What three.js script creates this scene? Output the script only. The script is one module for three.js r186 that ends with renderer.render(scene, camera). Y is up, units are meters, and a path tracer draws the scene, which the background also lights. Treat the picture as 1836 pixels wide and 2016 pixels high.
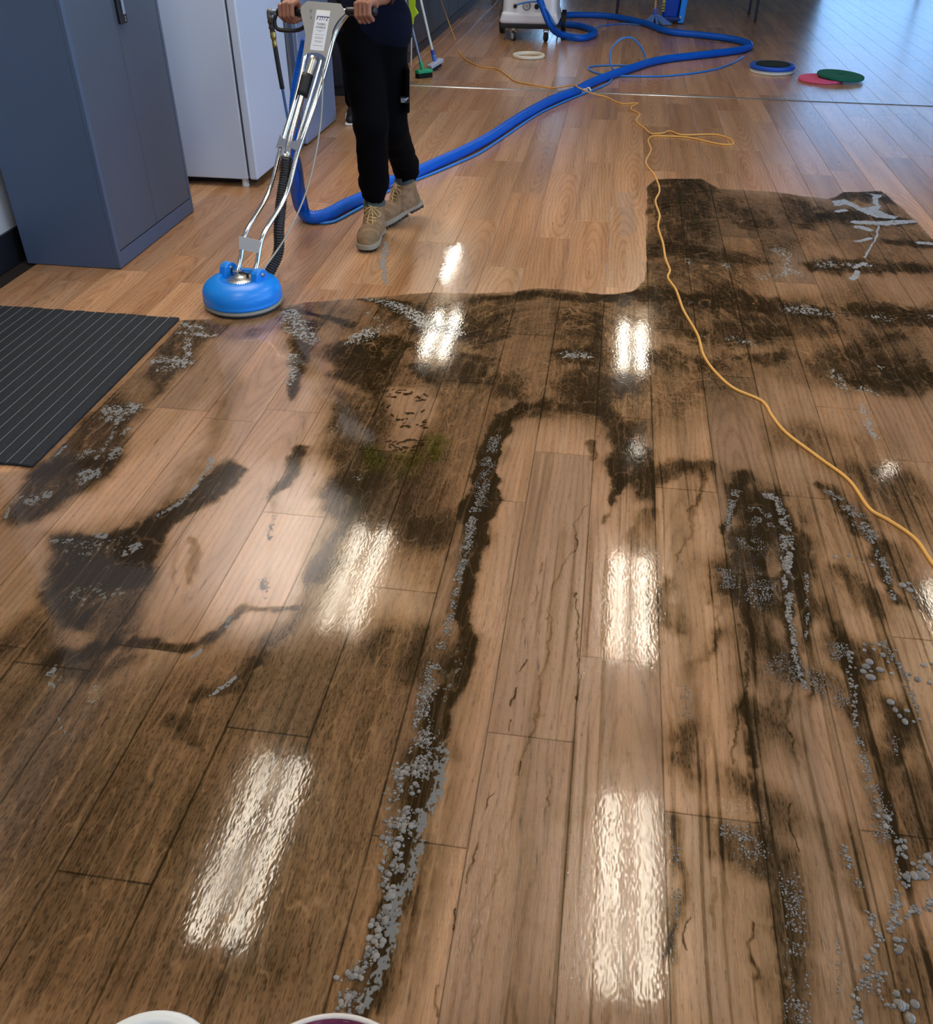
import * as THREE from 'three';
import { RoundedBoxGeometry } from 'three/addons/geometries/RoundedBoxGeometry.js';
import { mergeGeometries, mergeVertices } from 'three/addons/utils/BufferGeometryUtils.js';
import { RectAreaLightUniformsLib } from 'three/addons/lights/RectAreaLightUniformsLib.js';

// ------------------------------------------------------------------ camera, sky, exposure
// x is to the right, y up; "f" in this file is the distance ahead along the floor planks, so z = -f.
const scene = new THREE.Scene();
const camera = new THREE.PerspectiveCamera(2 * Math.atan(1008 / 1764.06) * 180 / Math.PI, 1836 / 2016, 0.05, 100);
camera.position.set(0, 1.55, 0);
camera.rotation.order = 'YXZ';
camera.rotation.set(-0.628872, 0.147439, 0.005156);
scene.add(camera);
const renderer = new THREE.WebGLRenderer();
renderer.toneMapping = THREE.LinearToneMapping;
renderer.toneMappingExposure = 1.38;
renderer.shadowMap.enabled = true;
RectAreaLightUniformsLib.init();
scene.background = new THREE.Color().setRGB(0.36, 0.62, 1.0);   // hazy blue daylight outside the windows
scene.backgroundIntensity = 5.5;
const TUBE_LIGHT = 19;                                          // radiance of the fluorescent tubes
const TUBE_COLOR = new THREE.Color().setRGB(1.0, 0.9, 0.74);

// ------------------------------------------------------------------ helpers
const V = (x, y, f) => new THREE.Vector3(x, y, -f);
let seed = 12345;
const rnd = () => { seed = (seed + 0x6d2b79f5) | 0; let t = Math.imul(seed ^ (seed >>> 15), 1 | seed); t = (t + Math.imul(t ^ (t >>> 7), 61 | t)) ^ t; return ((t ^ (t >>> 14)) >>> 0) / 4294967296; };
const rr = (a, b) => a + (b - a) * rnd();
const clamp = (x, a = 0, b = 1) => (x < a ? a : x > b ? b : x);
const sstep = (a, b, x) => { const t = clamp((x - a) / (b - a)); return t * t * (3 - 2 * t); };
const mix = (a, b, t) => a + (b - a) * t;
const h2 = (x, y) => { let h = Math.imul(x, 374761393) + Math.imul(y, 668265263); h = Math.imul(h ^ (h >>> 13), 1274126177); return ((h ^ (h >>> 16)) >>> 0) / 4294967296; };
function vn(x, y) {
  const ix = Math.floor(x), iy = Math.floor(y), fx = x - ix, fy = y - iy, s = fx * fx * (3 - 2 * fx), t = fy * fy * (3 - 2 * fy);
  const a = h2(ix, iy), b = h2(ix + 1, iy), c = h2(ix, iy + 1), d = h2(ix + 1, iy + 1);
  return a + (b - a) * s + (c - a) * t + (a - b - c + d) * s * t;
}
const fbm = (x, y, n = 3) => { let s = 0, a = 0.5, t = 0; for (let i = 0; i < n; i++) { s += a * vn(x, y); t += a; x = x * 2.03 + 17.1; y = y * 2.03 + 9.7; a *= 0.5; } return s / t; };
const toS = (c) => Math.round(255 * clamp(c <= 0.0031308 ? c * 12.92 : 1.055 * Math.pow(c, 1 / 2.4) - 0.055));
const S_LUT = new Uint8Array(4097); for (let i = 0; i <= 4096; i++) S_LUT[i] = toS(i / 4096);
const sb = (c) => S_LUT[Math.round(clamp(c) * 4096)];
function dataTex(w, h, data, srgb, wrap = THREE.ClampToEdgeWrapping) {
  const t = new THREE.DataTexture(data, w, h, THREE.RGBAFormat);
  t.magFilter = THREE.LinearFilter; t.minFilter = THREE.LinearFilter; t.wrapS = t.wrapT = wrap;
  if (srgb) t.colorSpace = THREE.SRGBColorSpace;
  t.needsUpdate = true; return t;
}
const taken = new Map();
function numbered(n) { const k = taken.get(n) ?? 0; taken.set(n, k + 1); return k ? `${n}_${String(k).padStart(3, '0')}` : n; }
function shade(o) { o.castShadow = true; o.receiveShadow = true; return o; }
function tag(o, label, category, group, kind) { if (label) o.userData.label = label; if (category) o.userData.category = category; if (group) o.userData.group = group; if (kind) o.userData.kind = kind; return o; }
function thing(name, label, category, base = [0, 0, 0], group) {          // base: [x, y, f] of the point it stands on
  const o = new THREE.Group(); o.name = numbered(name); o.position.copy(V(...base)); scene.add(o); return tag(o, label, category, group);
}
function rootOf(o) { while (o.parent && o.parent !== scene) o = o.parent; return o; }
// a part whose geometry is given in room coordinates
function part(name, geo, mat, parent) {
  const r = rootOf(parent).position; geo.translate(-r.x, -r.y, -r.z);
  const m = shade(new THREE.Mesh(geo, mat)); m.name = name; parent.add(m); return m;
}
function single(name, geo, mat, label, category, group) { const m = shade(new THREE.Mesh(geo, mat)); m.name = numbered(name); scene.add(m); return tag(m, label, category, group); }
function structure(name, geo, mat) { const m = shade(new THREE.Mesh(geo, mat)); m.name = name; m.userData.kind = 'structure'; scene.add(m); return m; }
const std = (c, rough = 0.5, o = {}) => new THREE.MeshStandardMaterial({ color: c, roughness: rough, ...o });
const phys = (c, rough, o) => new THREE.MeshPhysicalMaterial({ color: c, roughness: rough, ...o });
// boxes given by ranges in x, y, f
function box(x0, x1, y0, y1, f0, f1, r = 0) {
  const w = x1 - x0, h = y1 - y0, d = f1 - f0, g = r ? new RoundedBoxGeometry(w, h, d, 2, r) : new THREE.BoxGeometry(w, h, d);
  return g.translate((x0 + x1) / 2, (y0 + y1) / 2, -(f0 + f1) / 2);
}
function pts3(a) { const o = []; for (let i = 0; i < a.length; i += 3) o.push(V(a[i], a[i + 1], a[i + 2])); return o; }
// a pipe along points; radius may depend on the place along it (t, metres)
function pipe(points, radius, radial = 8, step = 0.02, closedEnds = true, tension = 0.5, kind = 'centripetal') {
  const curve = points.length === 2 ? new THREE.LineCurve3(...points) : new THREE.CatmullRomCurve3(points, false, kind, tension);
  const len = curve.getLength(), n = Math.max(points.length === 2 ? 1 : 4, Math.ceil(len / step));
  curve.arcLengthDivisions = Math.max(200, n * 2); curve.updateArcLengths?.();
  const fr = curve.computeFrenetFrames(n, false), pos = [], uv = [], idx = [];
  const p = new THREE.Vector3(), q = new THREE.Vector3();
  for (let i = 0; i <= n; i++) {
    curve.getPointAt(i / n, p); const R = typeof radius === 'function' ? radius(i / n, (i / n) * len) : radius;
    for (let j = 0; j <= radial; j++) { const a = (j / radial) * Math.PI * 2; q.copy(p).addScaledVector(fr.normals[i], Math.cos(a) * R).addScaledVector(fr.binormals[i], Math.sin(a) * R); pos.push(q.x, q.y, q.z); uv.push((i / n) * len, j / radial); }
  }
  for (let i = 0; i < n; i++) for (let j = 0; j < radial; j++) { const a = i * (radial + 1) + j, b = a + radial + 1; idx.push(a, a + 1, b, b, a + 1, b + 1); }
  if (closedEnds) for (const [i, flip] of [[0, false], [n, true]]) {
    const c = pos.length / 3; curve.getPointAt(i / n, p); pos.push(p.x, p.y, p.z); uv.push(0, 0);
    for (let j = 0; j < radial; j++) { const a = i * (radial + 1) + j; flip ? idx.push(c, a, a + 1) : idx.push(c, a + 1, a); }
  }
  const g = new THREE.BufferGeometry(); g.setAttribute('position', new THREE.Float32BufferAttribute(pos, 3)); g.setAttribute('uv', new THREE.Float32BufferAttribute(uv, 2)); g.setIndex(idx); g.computeVertexNormals();
  // the seam at j = 0 / radial shares one normal
  const N = g.attributes.normal; for (let i = 0; i <= n; i++) { const a = i * (radial + 1), b = a + radial; const x = N.getX(a) + N.getX(b), y = N.getY(a) + N.getY(b), z = N.getZ(a) + N.getZ(b), l = Math.hypot(x, y, z) || 1; N.setXYZ(a, x / l, y / l, z / l); N.setXYZ(b, x / l, y / l, z / l); }
  return g;
}
const merge = (list) => mergeGeometries(list.map((g) => { let k = g.index ? g : g; if (!k.attributes.uv) k.setAttribute('uv', new THREE.Float32BufferAttribute(new Float32Array(k.attributes.position.count * 2), 2)); return k.index ? k.toNonIndexed() : k; }));
function lathe(profile, at, seg = 40) { return new THREE.LatheGeometry(profile.map(([r, y]) => new THREE.Vector2(r, y)), seg).translate(at[0], at[1], -at[2]); }
function frameGeo(g, origin, ax, ay, az) { const m = new THREE.Matrix4().makeBasis(ax, ay, az).setPosition(origin); return g.applyMatrix4(m); }

// closed surface where a distance field is zero, on a box grid (naive surface nets)
function skin(sdf, lo, hi, cell) {
  const nx = Math.ceil((hi[0] - lo[0]) / cell) + 1, ny = Math.ceil((hi[1] - lo[1]) / cell) + 1, nz = Math.ceil((hi[2] - lo[2]) / cell) + 1;
  const val = new Float32Array(nx * ny * nz), id = new Int32Array(nx * ny * nz).fill(-1), at = (i, j, k) => i + nx * (j + ny * k);
  for (let k = 0; k < nz; k++) for (let j = 0; j < ny; j++) for (let i = 0; i < nx; i++) val[at(i, j, k)] = sdf(lo[0] + i * cell, lo[1] + j * cell, lo[2] + k * cell);
  const pos = [], idx = [], C = [[0, 0, 0], [1, 0, 0], [0, 1, 0], [1, 1, 0], [0, 0, 1], [1, 0, 1], [0, 1, 1], [1, 1, 1]], E = [[0, 1], [2, 3], [4, 5], [6, 7], [0, 2], [1, 3], [4, 6], [5, 7], [0, 4], [1, 5], [2, 6], [3, 7]];
  for (let k = 0; k < nz - 1; k++) for (let j = 0; j < ny - 1; j++) for (let i = 0; i < nx - 1; i++) {
    let x = 0, y = 0, z = 0, n = 0;
    for (const [a, b] of E) {
      const A = C[a], B = C[b], va = val[at(i + A[0], j + A[1], k + A[2])], vb = val[at(i + B[0], j + B[1], k + B[2])];
      if (va < 0 === vb < 0) continue;
      const t = va / (va - vb); x += A[0] + (B[0] - A[0]) * t; y += A[1] + (B[1] - A[1]) * t; z += A[2] + (B[2] - A[2]) * t; n++;
    }
    if (n) { id[at(i, j, k)] = pos.length / 3; pos.push(lo[0] + (i + x / n) * cell, lo[1] + (j + y / n) * cell, lo[2] + (k + z / n) * cell); }
  }
  const quad = (a, b, c, d, flip) => { if (a < 0 || b < 0 || c < 0 || d < 0) return; flip ? idx.push(a, c, b, a, d, c) : idx.push(a, b, c, a, c, d); };
  for (let k = 1; k < nz - 1; k++) for (let j = 1; j < ny - 1; j++) for (let i = 1; i < nx - 1; i++) {
    const v = val[at(i, j, k)] < 0;
    if (v !== val[at(i + 1, j, k)] < 0) quad(id[at(i, j - 1, k - 1)], id[at(i, j, k - 1)], id[at(i, j, k)], id[at(i, j - 1, k)], !v);
    if (v !== val[at(i, j + 1, k)] < 0) quad(id[at(i - 1, j, k - 1)], id[at(i, j, k - 1)], id[at(i, j, k)], id[at(i - 1, j, k)], v);
    if (v !== val[at(i, j, k + 1)] < 0) quad(id[at(i - 1, j - 1, k)], id[at(i, j - 1, k)], id[at(i, j, k)], id[at(i - 1, j, k)], !v);
  }
  const g = new THREE.BufferGeometry(); g.setAttribute('position', new THREE.Float32BufferAttribute(pos, 3)); g.setIndex(idx); g.computeVertexNormals();
  return g;
}
// distance to a tapered bone between two joints [x, y, f, r] (in three's own axes z = -f)
function bone(a, b) { const ax = a[0], ay = a[1], az = -a[2], dx = b[0] - ax, dy = b[1] - ay, dz = -b[2] - az, l2 = dx * dx + dy * dy + dz * dz + 1e-12, ra = a[3], rb = b[3];
  return (x, y, z) => { const t = clamp(((x - ax) * dx + (y - ay) * dy + (z - az) * dz) / l2); return Math.hypot(x - ax - dx * t, y - ay - dy * t, z - az - dz * t) - (ra + (rb - ra) * t); }; }
const smin = (a, b, k) => { const h = clamp(0.5 + 0.5 * (b - a) / k); return b + (a - b) * h - k * h * (1 - h); };
function blend(parts, k) { return (x, y, z) => { let d = 9; for (const p of parts) { const e = p(x, y, z); d = d > 8 ? e : smin(d, e, k); } return d; }; }
// outlines of the dirty water, suds, painted glare, cords and hoses, on the floor plan in metres (x to the right, f ahead along the planks)
const DROPLET_AREAS = [[0.039,1.942,0.246,1.975,0.247,1.501,0.037,1.468],[0.045,1.134,0.258,1.167,0.257,0.791,0.054,0.76],[0.332,1.216,0.443,1.208,0.431,1.025,0.339,1.032],[0.439,2.171,0.625,2.175,0.584,1.78,0.424,1.813]];
const DIRT_GLARE_AREAS = [  // kind f is pale suds, some of it glare painted into the colour
["d",0.5,0.12,[-1.323,1.339,-1.002,1.339,-0.748,1.499,-0.444,1.62,-0.268,1.503,-0.261,1.202,-0.293,0.956,-0.323,0.637,-0.894,0.549,-1.395,1.328]],
["d",0.38,0.1,[-1.184,3.506,0.179,3.811,0.296,5.375,0.673,5.437,1.281,5.346,1.659,4.739,1.256,3.149,0.637,3.05,0.245,2.626,-0.251,2.649,-0.343,2.124,-0.305,1.719,-0.728,2.063,-0.791,2.67]],
["c",0.75,0.09,[-0.265,2.546,-0.099,2.708,0.065,2.471,0.207,2.21,0.237,1.582,0.209,0.726,-0.193,0.665,-0.187,1.086,-0.208,1.513,-0.238,2.015]],
["c",0.9,0.06,[-1.445,3.059,-1.274,3.23,-0.906,2.689,-0.728,2.063,-0.669,1.662,-0.757,1.524,-1.019,1.608,-1.189,1.89,-1.157,2.188,-1.247,2.749]],
["c",0.85,0.04,[-1.404,1.856,-1.532,1.836,-1.425,2.117,-1.355,2.373,-1.338,2.735,-1.214,2.331,-1.243,2.008]],
["c",0.5,0.06,[0.297,2.225,0.446,2.248,0.337,1.295,0.284,0.738,0.234,0.73,0.241,1.28]],
["c",0.5,0.06,[0.563,1.721,0.663,1.737,0.564,0.781,0.465,0.766]],
["c",0.45,0.1,[0.657,3.803,1.205,4.125,1.399,3.711,1.517,4.175,1.074,4.719,0.777,4.311]],
["d",0.96,0.03,[-1.455,1.818,-1.398,1.831,-1.303,1.851,-1.243,1.897,-1.199,2.011,-1.148,2.091,-1.134,2.212,-1.102,2.263,-1.02,2.23,-1.028,2.099,-1.063,2.033,-1.116,1.955,-1.118,1.853,-1.131,1.78,-1.101,1.701,-1.123,1.665,-1.182,1.608,-1.176,1.534,-1.166,1.464,-1.223,1.455,-1.28,1.503,-1.346,1.583,-1.388,1.656,-1.41,1.736]],
["d",0.62,0.04,[-1.193,1.719,-1.115,1.731,-1.089,1.639,-1.065,1.551,-1.029,1.485,-1.024,1.431,-1.101,1.426,-1.156,1.445,-1.2,1.56]],
["d",0.75,0.03,[-1.691,2.124,-1.654,2.199,-1.465,2.229,-1.419,2.123,-1.437,2.045,-1.48,2.007,-1.508,1.923,-1.532,1.88,-1.594,1.842,-1.643,1.872,-1.664,1.928,-1.663,1.989]],
["d",0.55,0.05,[-1.392,1.401,-1.361,1.505,-1.318,1.541,-1.223,1.455,-1.163,1.363,-1.195,1.333,-1.277,1.346,-1.346,1.328]],
["d",0.6,0.03,[-1.218,1.355,-1.163,1.41,-1.083,1.409,-1.006,1.394,-0.98,1.379,-1.014,1.348,-1.047,1.3,-1.115,1.32,-1.154,1.302,-1.195,1.314]],
["d",0.42,0.08,[-0.896,2.653,-0.658,2.728,-0.419,2.394,-0.376,1.969,-0.528,1.994,-0.591,1.889,-0.728,2.063]],
["d",0.7,0.03,[-1.688,3.264,-1.595,3.279,-1.477,3.259,-1.483,3.135,-1.503,3.026,-1.48,2.907,-1.496,2.788,-1.5,2.63,-1.498,2.502,-1.508,2.396,-1.473,2.287,-1.452,2.191,-1.432,2.116,-1.533,2.1,-1.679,2.089,-1.689,2.269,-1.675,2.456,-1.682,2.718,-1.657,2.868,-1.683,3.226]],
["c",0.5,0.03,[-1.682,2.759,-1.653,2.847,-1.559,2.698,-1.516,2.571,-1.586,2.56,-1.665,2.623]],
["d",0.6,0.05,[-0.378,1.614,-0.294,1.664,-0.292,1.51,-0.317,1.43,-0.35,1.435,-0.387,1.495,-0.387,1.552]],
["d",0.5,0.04,[-0.487,2.051,-0.356,2.088,-0.332,2.003,-0.347,1.923,-0.411,1.913,-0.467,1.958]],
["d",0.55,0.04,[-0.657,1.875,-0.565,1.83,-0.614,1.704,-0.627,1.612,-0.673,1.592,-0.72,1.742]],
["d",0.45,0.04,[-0.493,1.542,-0.462,1.607,-0.409,1.597,-0.442,1.486,-0.48,1.509]],
["d",0.5,0.04,[0.08,2.45,0.222,2.519,0.235,2.362,0.195,2.261,0.143,2.263,0.121,2.219,0.083,2.36]],
["d",0.75,0.04,[0.44,2.116,0.507,2.145,0.562,2.153,0.557,2.062,0.517,1.987,0.468,1.963,0.432,2.025]],
["d",0.72,0.035,[0.399,1.856,0.458,1.913,0.565,1.962,0.551,1.811,0.501,1.796,0.456,1.738,0.433,1.8]],
["d",0.45,0.04,[0.62,1.89,0.667,1.852,0.655,1.777,0.613,1.777]],
["d",0.55,0.05,[0.685,1.711,0.753,1.729,0.786,1.714,0.778,1.634,0.737,1.565,0.68,1.538,0.668,1.617]],
["d",0.5,0.05,[0.73,1.534,0.765,1.54,0.806,1.499,0.794,1.447,0.737,1.449]],
["d",0.45,0.06,[0.764,2.582,0.914,2.582,1.026,2.554,1.069,2.409,1.012,2.187,0.903,2.254,0.825,2.424]],
["d",0.55,0.03,[0.319,1.153,0.362,1.164,0.425,1.153,0.431,1.074,0.422,1.032,0.375,1.025,0.357,1.058,0.325,1.075]],
["d",0.6,0.04,[0.649,1.293,0.676,1.273,0.74,1.255,0.779,1.233,0.751,1.123,0.68,1.064,0.65,1.051,0.642,1.115,0.631,1.165]],
["d",0.5,0.05,[0.579,0.939,0.646,1.004,0.658,0.969,0.684,0.937,0.695,0.904,0.67,0.809,0.531,0.787,0.559,0.883]],
["d",0.42,0.05,[0.105,0.783,0.187,0.793,0.193,0.73,0.101,0.716]],
["d",0.8,0.03,[-1.032,3.103,-0.998,3.18,-0.889,3.252,-0.713,3.207,-0.701,3.004,-0.707,2.831,-0.726,2.725,-0.808,2.8,-0.882,2.833,-0.969,2.881,-0.924,2.936]],
["d",0.55,0.03,[-0.494,3.469,-0.397,3.545,-0.34,3.474,-0.315,3.326,-0.424,3.149,-0.474,3.228]],
["d",0.5,0.03,[-0.518,3.117,-0.353,3.126,-0.347,2.903,-0.51,2.893]],
["d",0.75,0.015,[-0.683,2.991,-0.631,3.032,-0.534,3.031,-0.529,2.874,-0.573,2.883,-0.627,2.936]],
["d",0.4,0.05,[-0.164,3.603,0.015,3.652,0.017,3.361,-0.136,3.318]],
["d",0.65,0.03,[-0.124,2.954,-0.044,3.045,0.1,3.021,0.197,3.083,0.196,2.916,0.103,2.843,0.01,2.786,-0.102,2.839]],
["d",0.62,0.05,[0.237,5.517,0.587,5.575,0.583,5.201,0.443,5.083,0.251,4.99]],
["d",0.5,0.06,[0.251,4.99,0.443,5.083,0.583,5.201,0.584,4.673,0.464,4.397,0.253,4.463]],
["d",0.5,0.05,[0.058,3.056,0.234,3.084,0.251,2.975,0.088,2.895,0.062,2.918]],
["d",0.5,0.05,[0.588,3.695,1.019,3.692,1.028,3.588,0.775,3.463,0.592,3.57]],
["d",0.45,0.05,[0.258,3.755,0.429,3.725,0.427,3.424,0.26,3.465]],
["d",0.45,0.06,[0.601,2.751,0.752,2.835,0.848,2.721,0.751,2.606,0.605,2.593]],
["d",0.4,0.05,[0.128,2.7,0.229,2.728,0.231,2.491,0.119,2.473]],
["f",0.9,0.004,[1.277,5.381,1.355,5.443,1.393,5.335,1.429,5.277,1.5,5.353,1.525,5.522,1.489,5.584,1.572,5.563,1.509,5.259,1.524,5.2,1.586,5.15,1.555,5.091,1.454,5.128,1.397,5.21,1.35,5.312,1.279,5.284]],  // puddle reflecting the windows, its glare painted as solid pale foam
["f",0.85,0.006,[-1.67,2.156,-1.681,2.231,-1.677,2.303,-1.661,2.258,-1.666,2.187]],
["r",1,0.12,[-1.142,2.28,-0.934,2.313,-0.706,2.093,-0.663,1.832,-0.674,1.51,-0.846,1.483,-1.065,1.885]],
["p",1,0.08,[0.024,1.963,0.261,2.0,0.247,1.485,0.038,1.453]],
["p",1,0.08,[0.045,1.134,0.248,1.166,0.245,0.789,0.058,0.761]],
["p",1,0.08,[-0.73,1.962,-0.49,2.024,-0.44,1.494,-0.602,1.486]],
["p",1,0.08,[0.073,3.548,0.262,3.579,0.251,2.988,0.068,2.959]],
["p",1,0.08,[-0.774,3.464,-0.563,3.498,-0.476,2.953,-0.662,2.923]],
["w",1,0.03,[-0.767,4.268,-0.689,4.369,-0.609,4.223,-0.573,3.929,-0.56,3.691,-0.637,3.678,-0.709,3.907]],
["w",1,0.03,[0.078,5.338,0.165,5.353,0.179,4.65,0.107,4.599]],
["c",0.6,0.03,[-0.712,2.823,-0.565,2.839,-0.511,2.774,-0.512,2.556,-0.535,2.404,-0.627,2.414,-0.639,2.588]]];
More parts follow.
